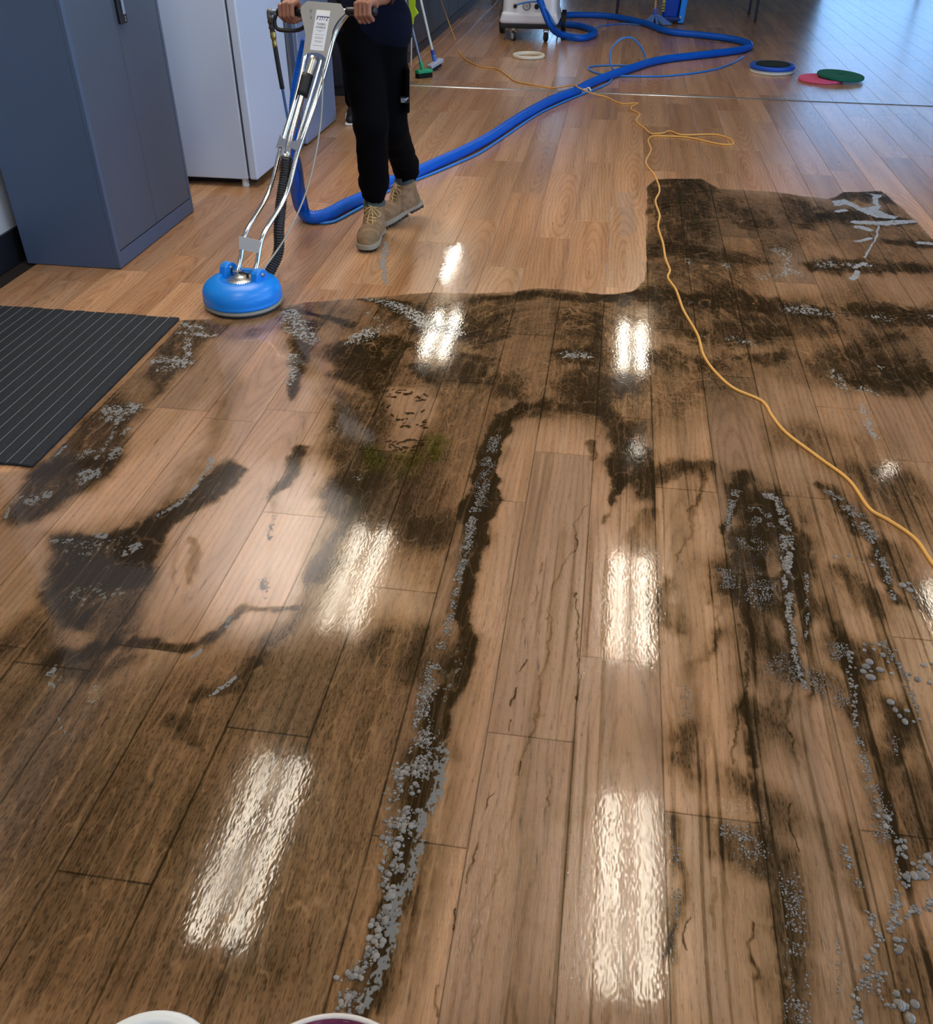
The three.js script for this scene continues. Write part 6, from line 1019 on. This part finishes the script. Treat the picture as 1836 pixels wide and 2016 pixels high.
// lace-up work boot in its own axes: toe towards +z, heel at the origin's back, sole on y = 0
const leather = (() => { const N = 256, c = new Uint8Array(N * N * 4); for (let j = 0; j < N; j++) for (let i = 0; i < N; i++) { const e = (j * N + i) * 4, v = 0.72 + 0.8 * (fbm(i * 0.05, j * 0.05, 4) - 0.4); c[e] = sb(0.30 * v); c[e + 1] = sb(0.185 * v); c[e + 2] = sb(0.095 * v); c[e + 3] = 255; } return new THREE.MeshStandardMaterial({ map: dataTex(N, N, c, true, THREE.RepeatWrapping), roughness: 0.75 }); })();
function bootParts() {
  const B = (a, b) => bone([a[0], a[1], -a[2], a[3]], [b[0], b[1], -b[2], b[3]]);
  const foot = blend([B([0, 0.055, 0.04, 0.046], [0, 0.062, 0.11, 0.046]), B([0, 0.062, 0.11, 0.046], [0, 0.056, 0.2, 0.05]), B([-0.008, 0.054, 0.2, 0.05], [-0.004, 0.052, 0.245, 0.047]), B([0, 0.06, 0.045, 0.047], [0, 0.16, 0.05, 0.05]), B([0, 0.1, 0.1, 0.047], [0, 0.16, 0.07, 0.047])], 0.02);
  const upper = skin((x, y, z) => Math.max(foot(x, y, z) + 0.0025 * Math.sin(z * 160 + y * 60) * sstep(0.09, 0.13, z) * sstep(0.21, 0.15, z), 0.028 - y, y - 0.168 - 0.12 * (0.06 - z) * 0.5), [-0.09, 0.01, -0.05], [0.09, 0.2, 0.33], 0.0055);
  { const p = upper.attributes.position, u = new Float32Array(p.count * 2); for (let i = 0; i < p.count; i++) { u[i * 2] = p.getZ(i) * 4 + p.getX(i) * 3; u[i * 2 + 1] = p.getY(i) * 4 + p.getX(i) * 2; } upper.setAttribute('uv', new THREE.BufferAttribute(u, 2)); }
  const sh = new THREE.Shape(); [[0, -0.012], [0.034, -0.006], [0.043, 0.03], [0.038, 0.09], [0.048, 0.17], [0.052, 0.23], [0.036, 0.285], [0, 0.3], [-0.04, 0.283], [-0.054, 0.23], [-0.05, 0.17], [-0.04, 0.09], [-0.044, 0.03], [-0.034, -0.006]].forEach(([x, y], i, a) => (i ? 0 : sh.moveTo(x, y)));
  const C = new THREE.CatmullRomCurve3([[0, -0.012], [0.034, -0.004], [0.044, 0.03], [0.039, 0.09], [0.05, 0.17], [0.053, 0.23], [0.036, 0.283], [0, 0.298], [-0.04, 0.282], [-0.055, 0.23], [-0.051, 0.17], [-0.041, 0.09], [-0.045, 0.03], [-0.034, -0.004]].map(([x, z]) => new THREE.Vector3(x, z, 0)), true).getPoints(64).map((v) => new THREE.Vector2(v.x, v.y));
  const midsole = new THREE.ExtrudeGeometry(new THREE.Shape(C), { depth: 0.016, bevelEnabled: true, bevelSize: 0.003, bevelThickness: 0.004, bevelSegments: 2, steps: 1 }).rotateX(Math.PI / 2).scale(1, 1, 1).translate(0, 0.037, 0);
  const tread = []; for (let i = 0; i < 13; i++) { const z = 0.0 + i * 0.0225; if (z > 0.075 && z < 0.1) continue; for (const s of [-1, 1]) { const w = z < 0.09 ? 0.036 : z > 0.25 ? 0.028 : 0.043; tread.push(new THREE.BoxGeometry(w * 0.92, 0.016, 0.015).translate(s * w * 0.54, 0.009, z)); } }
  const lace = []; for (let i = 0; i < 6; i++) { const y = 0.093 + i * 0.0135, z = 0.158 - i * 0.0105, w = 0.026; lace.push(pipe([new THREE.Vector3(-w, y, z - 0.004), new THREE.Vector3(0, y + 0.008, z + 0.009), new THREE.Vector3(w, y + 0.004, z - 0.004)], 0.0027, 5, 0.008), pipe([new THREE.Vector3(w, y - 0.002, z - 0.002), new THREE.Vector3(0, y + 0.011, z + 0.006), new THREE.Vector3(-w, y + 0.012, z - 0.01)], 0.0027, 5, 0.008)); }
  const bow = []; for (const s of [-1, 1]) bow.push(pipe([new THREE.Vector3(0, 0.172, 0.108), new THREE.Vector3(s * 0.02, 0.165, 0.128), new THREE.Vector3(s * 0.042, 0.14, 0.12), new THREE.Vector3(s * 0.036, 0.128, 0.132), new THREE.Vector3(s * 0.012, 0.155, 0.128), new THREE.Vector3(0, 0.17, 0.112)], 0.0026, 5, 0.008), pipe([new THREE.Vector3(0, 0.17, 0.112), new THREE.Vector3(s * 0.008, 0.145, 0.142), new THREE.Vector3(s * 0.012, 0.11, 0.165), new THREE.Vector3(s * 0.008 + 0.008, 0.098, 0.178)], 0.0026, 5, 0.008));
  const collar = new THREE.TorusGeometry(0.046, 0.0115, 10, 28).rotateX(Math.PI / 2).rotateX(0.12).translate(0, 0.172, 0.052);
  const tongue = new RoundedBoxGeometry(0.05, 0.075, 0.012, 2, 0.005).rotateX(-0.35).translate(0, 0.165, 0.098);
  const eyelets = []; for (let i = 0; i < 6; i++) for (const s of [-1, 1]) eyelets.push(new THREE.TorusGeometry(0.0036, 0.0016, 5, 10).rotateX(-0.6).translate(s * 0.028, 0.095 + i * 0.0135, 0.158 - i * 0.0105));
  return { upper, midsole, tread: mergeGeometries(tread), lace: merge([...lace, ...bow]), collar, tongue, eyelets: mergeGeometries(eyelets) };
}
const greySole = std(0x8f887a, 0.7), laceMat = std(0xc9ab78, 0.8), collarMat = std(0x3d4a4c, 0.8);
function boot(person, at, yaw, pitch) {
  const b = bootParts(), M = new THREE.Matrix4().makeTranslation(...V(...at).toArray()).multiply(new THREE.Matrix4().makeRotationY(yaw)).multiply(new THREE.Matrix4().makeTranslation(0, 0, 0.25)).multiply(new THREE.Matrix4().makeRotationX(pitch)).multiply(new THREE.Matrix4().makeTranslation(0, 0, -0.25));
  const A = (g) => g.applyMatrix4(M), u = part('boot', A(b.upper), leather, person); u.userData.label = 'tan leather lace-up work boot';
  part('midsole', A(b.midsole), greySole, u); part('tread', A(b.tread), std(0x3a372f, 0.85), u); part('lace', A(b.lace), laceMat, u); part('collar', A(b.collar), collarMat, u); part('tongue', A(b.tongue), collarMat, u); part('eyelet', A(b.eyelets), brass, u);
}
// --- the man with the wand
{
  const t = thing('person', 'person in navy shirt, black trousers and tan boots holding the scrubber', 'person', [-1.1, 0, 4.45]);
  const legs = [
    [[-1.165, 0.93, 4.42, 0.102], [-1.095, 0.56, 4.3, 0.08]], [[-1.095, 0.56, 4.3, 0.08], [-1.113, 0.28, 4.365, 0.068]], [[-1.113, 0.28, 4.365, 0.068], [-1.118, 0.24, 4.378, 0.068]],
    [[-1.04, 0.93, 4.46, 0.096], [-1.03, 0.51, 4.45, 0.073]], [[-1.03, 0.51, 4.45, 0.073], [-1.018, 0.28, 4.665, 0.065]], [[-1.018, 0.28, 4.665, 0.065], [-1.02, 0.25, 4.68, 0.064]],
    [[-1.18, 0.98, 4.43, 0.09], [-1.02, 0.98, 4.46, 0.09]]];
  const RH = wand(0.735, 1.018, -0.18), LH = wand(0.735, 1.045, 0.215);           // where the hands close on the bar
  const RW = [-1.4, 1.085, 4.3], LW = [-0.985, 1.085, 4.19], RE = [-1.38, 1.2, 4.52], LE = [-0.86, 1.16, 4.4], RS = [-1.29, 1.42, 4.53], LS = [-0.93, 1.42, 4.56];
  const torso = [[[-1.17, 0.98, 4.44, 0.1], [-1.03, 0.98, 4.46, 0.1]], [[-1.1, 1.02, 4.46, 0.125], [-1.11, 1.3, 4.53, 0.135]], [[-1.2, 1.33, 4.53, 0.1], [-1.02, 1.33, 4.54, 0.1]], [[-1.27, 1.41, 4.53, 0.07], [-0.95, 1.41, 4.55, 0.07]]];
  const arms = [[[...RS, 0.062], [...RE, 0.047]], [[...LS, 0.062], [...LE, 0.047]]], fore = [[[...RE, 0.046], [...RW, 0.029]], [[...LE, 0.046], [...LW, 0.029]]];
  const neck = [[[-1.11, 1.42, 4.54, 0.06], [-1.115, 1.53, 4.5, 0.055]]];
  const ax = wand(0.735, 1.05, 0.2).sub(wand(0.735, 1.012, -0.2)).normalize().toArray();
  const bits = [bodySkin([...thin(torso, 0.86), ...thin(legs, 0.8), ...thin(arms, 0.8), ...fore, ...neck, [[-1.122, 0.2, 4.385, 0.04], [-1.122, 0.13, 4.4, 0.038]], [[-1.02, 0.22, 4.68, 0.04], [-1.02, 0.15, 4.7, 0.038]]], 0.03, 0.014), headGeo([-1.12, 1.63, 4.48], -0.35, 0.35), fist(RH.toArray(), ax, RW, 1), fist(LH.toArray(), ax, LW, -1)];
  part('body', mergeGeometries(bits.map((g) => { g.deleteAttribute('uv'); return g; })), skinMat, t);
  const tr = part('trousers', bodySkin(legs, 0.028, 0.0085, (() => { const a = folds(0.006, 9, 14), b = folds(0.011, 5, 26); return (x, y, z) => a(x, y, z) + b(x, y, z) * sstep(0.5, 0.25, y); })()), blackCloth, t);
  part('cargo_pocket', new RoundedBoxGeometry(0.02, 0.19, 0.13, 3, 0.008).rotateY(0.25).rotateZ(-0.03).translate(-0.95, 0.69, -4.44), blackCloth, tr);
  { const cv = document.createElement('canvas'); cv.width = 64; cv.height = 40; const c = cv.getContext('2d'); c.fillStyle = '#070a12'; c.fillRect(0, 0, 64, 40); c.fillStyle = '#c8d4ee'; c.save(); c.transform(1, -0.12, 0, 1, 0, 6); for (const [x, y, w, h] of [[3, 6, 10, 4], [3, 13, 9, 4], [3, 20, 10, 4], [16, 6, 12, 4], [18, 13, 9, 4], [16, 20, 12, 4], [31, 6, 4, 18], [38, 8, 9, 14]]) c.fillRect(x, y, w, h); c.fillRect(4, 28, 34, 3); c.restore(); c.beginPath(); c.moveTo(42, 12); c.lineTo(58, 0); c.lineTo(62, 4); c.lineTo(50, 15); c.fill(); const tx = new THREE.CanvasTexture(cv); tx.colorSpace = THREE.SRGBColorSpace;
    part('pocket_badge', box(-0.965, -0.925, 0.642, 0.668, 4.362, 4.364), new THREE.MeshStandardMaterial({ map: tx, roughness: 0.7 }), tr); }
  part('shirt', bodySkin([...torso, ...arms, [[...RE, 0.05], [-1.388, 1.155, 4.44, 0.047]], [[...LE, 0.05], [-0.91, 1.13, 4.32, 0.046]], [[-1.17, 0.93, 4.43, 0.108], [-1.03, 0.93, 4.46, 0.108]]], 0.035, 0.012, folds(0.006, 8, 12)), navy, t);
  part('hair', skin((x, y, z) => Math.max(Math.hypot(x / 0.098, (y - 0.04) / 0.1, (z + 0.015) / 0.112) - 1, 0) * 0.1 + Math.min(Math.hypot(x / 0.098, (y - 0.04) / 0.1, (z + 0.015) / 0.112) - 1, 0) * 0.1 + (z > 0.03 && y < 0.05 ? 0.05 : 0) + (y < -0.02 ? 0.05 : 0), [-0.13, -0.06, -0.16], [0.13, 0.17, 0.13], 0.008).rotateX(0.35).rotateY(-0.35).translate(-1.12, 1.63, -4.48), std(0x16110e, 0.8), t);
  part('watch', pipe([0, 1, 2, 3, 4, 5, 6, 7, 8].map((i) => { const a = i / 8 * 6.283, d = new THREE.Vector3(...sub([LE[0], LE[1], -LE[2]], [LW[0], LW[1], -LW[2]])).normalize(), u = new THREE.Vector3(0, 1, 0).cross(d).normalize(), v = new THREE.Vector3().crossVectors(d, u); return new THREE.Vector3(LW[0], LW[1], -LW[2]).addScaledVector(d, 0.02).addScaledVector(u, Math.cos(a) * 0.034).addScaledVector(v, Math.sin(a) * 0.034); }), 0.007, 6, 0.01), std(0x3a3a3c, 0.3, { metalness: 0.7 }), t);
  boot(t, [-1.124, 0, 4.44], 0.02, 0); boot(t, [-0.965, 0.002, 4.735], -0.69, 0.22);
}
// --- second person further back, mostly hidden behind him
{
  const t = thing('person', 'person in black standing behind, black trainers with white stripes', 'person', [-1.78, 0, 6.95]);
  const legs = [[[-1.87, 0.93, 6.95, 0.09], [-1.88, 0.5, 6.9, 0.07]], [[-1.88, 0.5, 6.9, 0.07], [-1.875, 0.13, 6.87, 0.058]], [[-1.69, 0.93, 6.98, 0.09], [-1.67, 0.5, 7.0, 0.07]], [[-1.67, 0.5, 7.0, 0.07], [-1.655, 0.13, 7.05, 0.058]], [[-1.86, 0.98, 6.95, 0.09], [-1.7, 0.98, 6.97, 0.09]]];
  const torso = [[[-1.86, 1.0, 6.95, 0.09], [-1.7, 1.0, 6.97, 0.09]], [[-1.78, 1.05, 6.96, 0.12], [-1.78, 1.32, 7.0, 0.125]], [[-1.94, 1.41, 7.0, 0.065], [-1.62, 1.41, 7.02, 0.065]]], arms = [[[-1.96, 1.41, 7.0, 0.055], [-1.955, 1.14, 7.08, 0.045]], [[-1.6, 1.41, 7.02, 0.055], [-1.58, 1.14, 7.1, 0.045]]], fore = [[[-1.955, 1.14, 7.08, 0.044], [-1.86, 1.2, 6.84, 0.03]], [[-1.58, 1.14, 7.1, 0.044], [-1.68, 1.2, 6.84, 0.03]]];
  const bits = [bodySkin([...thin(torso, 0.86), ...thin(legs, 0.8), ...thin(arms, 0.85), ...fore, [[-1.78, 1.42, 7.0, 0.055], [-1.78, 1.53, 6.98, 0.05]]], 0.03, 0.016), headGeo([-1.78, 1.63, 6.95], -0.1, 0.2), fist(V(-1.835, 1.215, 6.8).toArray(), [1, 0, 0], [-1.86, 1.22, 6.86], 1), fist(V(-1.715, 1.215, 6.8).toArray(), [1, 0, 0], [-1.68, 1.22, 6.86], -1)];
  part('body', mergeGeometries(bits.map((g) => { g.deleteAttribute('uv'); return g; })), skinMat, t);
  part('trousers', bodySkin(legs, 0.03, 0.012, folds(0.006, 9, 14)), blackCloth, t);
  part('jacket', bodySkin([...torso, ...arms, ...thin(fore, 1.15)], 0.035, 0.014, folds(0.006, 8, 12)), blackCloth, t);
  part('hair', skin((x, y, z) => (Math.hypot(x / 0.098, (y - 0.04) / 0.1, (z + 0.015) / 0.112) - 1) * 0.1 + (z > 0.03 && y < 0.05 ? 0.05 : 0) + (y < -0.02 ? 0.05 : 0), [-0.13, -0.06, -0.16], [0.13, 0.17, 0.13], 0.01).rotateX(0.2).translate(-1.78, 1.63, -6.95), std(0x16110e, 0.8), t);
  for (const [x, f, yaw] of [[-1.868, 6.83, 0.12], [-1.655, 7.03, -0.1]]) {
    const B = (a, b) => bone([a[0], a[1], -a[2], a[3]], [b[0], b[1], -b[2], b[3]]), sh = blend([B([0, 0.045, -0.05, 0.037], [0, 0.05, 0.05, 0.04]), B([0, 0.05, 0.05, 0.04], [0, 0.036, 0.16, 0.034]), B([0, 0.05, -0.045, 0.038], [0, 0.085, -0.03, 0.04])], 0.025), M = new THREE.Matrix4().makeTranslation(x, 0, -f).multiply(new THREE.Matrix4().makeRotationY(yaw));
    const u = part('trainer', skin((a, b, c) => Math.max(sh(a, b, c), 0.018 - b), [-0.07, 0, -0.11], [0.07, 0.14, 0.21], 0.006).applyMatrix4(M), std(0x0b0c10, 0.6), t);
    part('sole', new RoundedBoxGeometry(0.078, 0.022, 0.27, 3, 0.01).translate(0, 0.0115, 0.05).applyMatrix4(M), std(0xe4e4e4, 0.6), u);
    for (const z of [0.03, 0.075]) for (const s of [-1, 1]) part('stripe', pipe([new THREE.Vector3(s * 0.043, 0.03, z + 0.03), new THREE.Vector3(s * 0.041, 0.055, z + 0.012), new THREE.Vector3(s * 0.024, 0.083, z - 0.008)], 0.0032, 6, 0.01).applyMatrix4(M), whitePlastic, u);
  }
}

renderer.render(scene, camera);
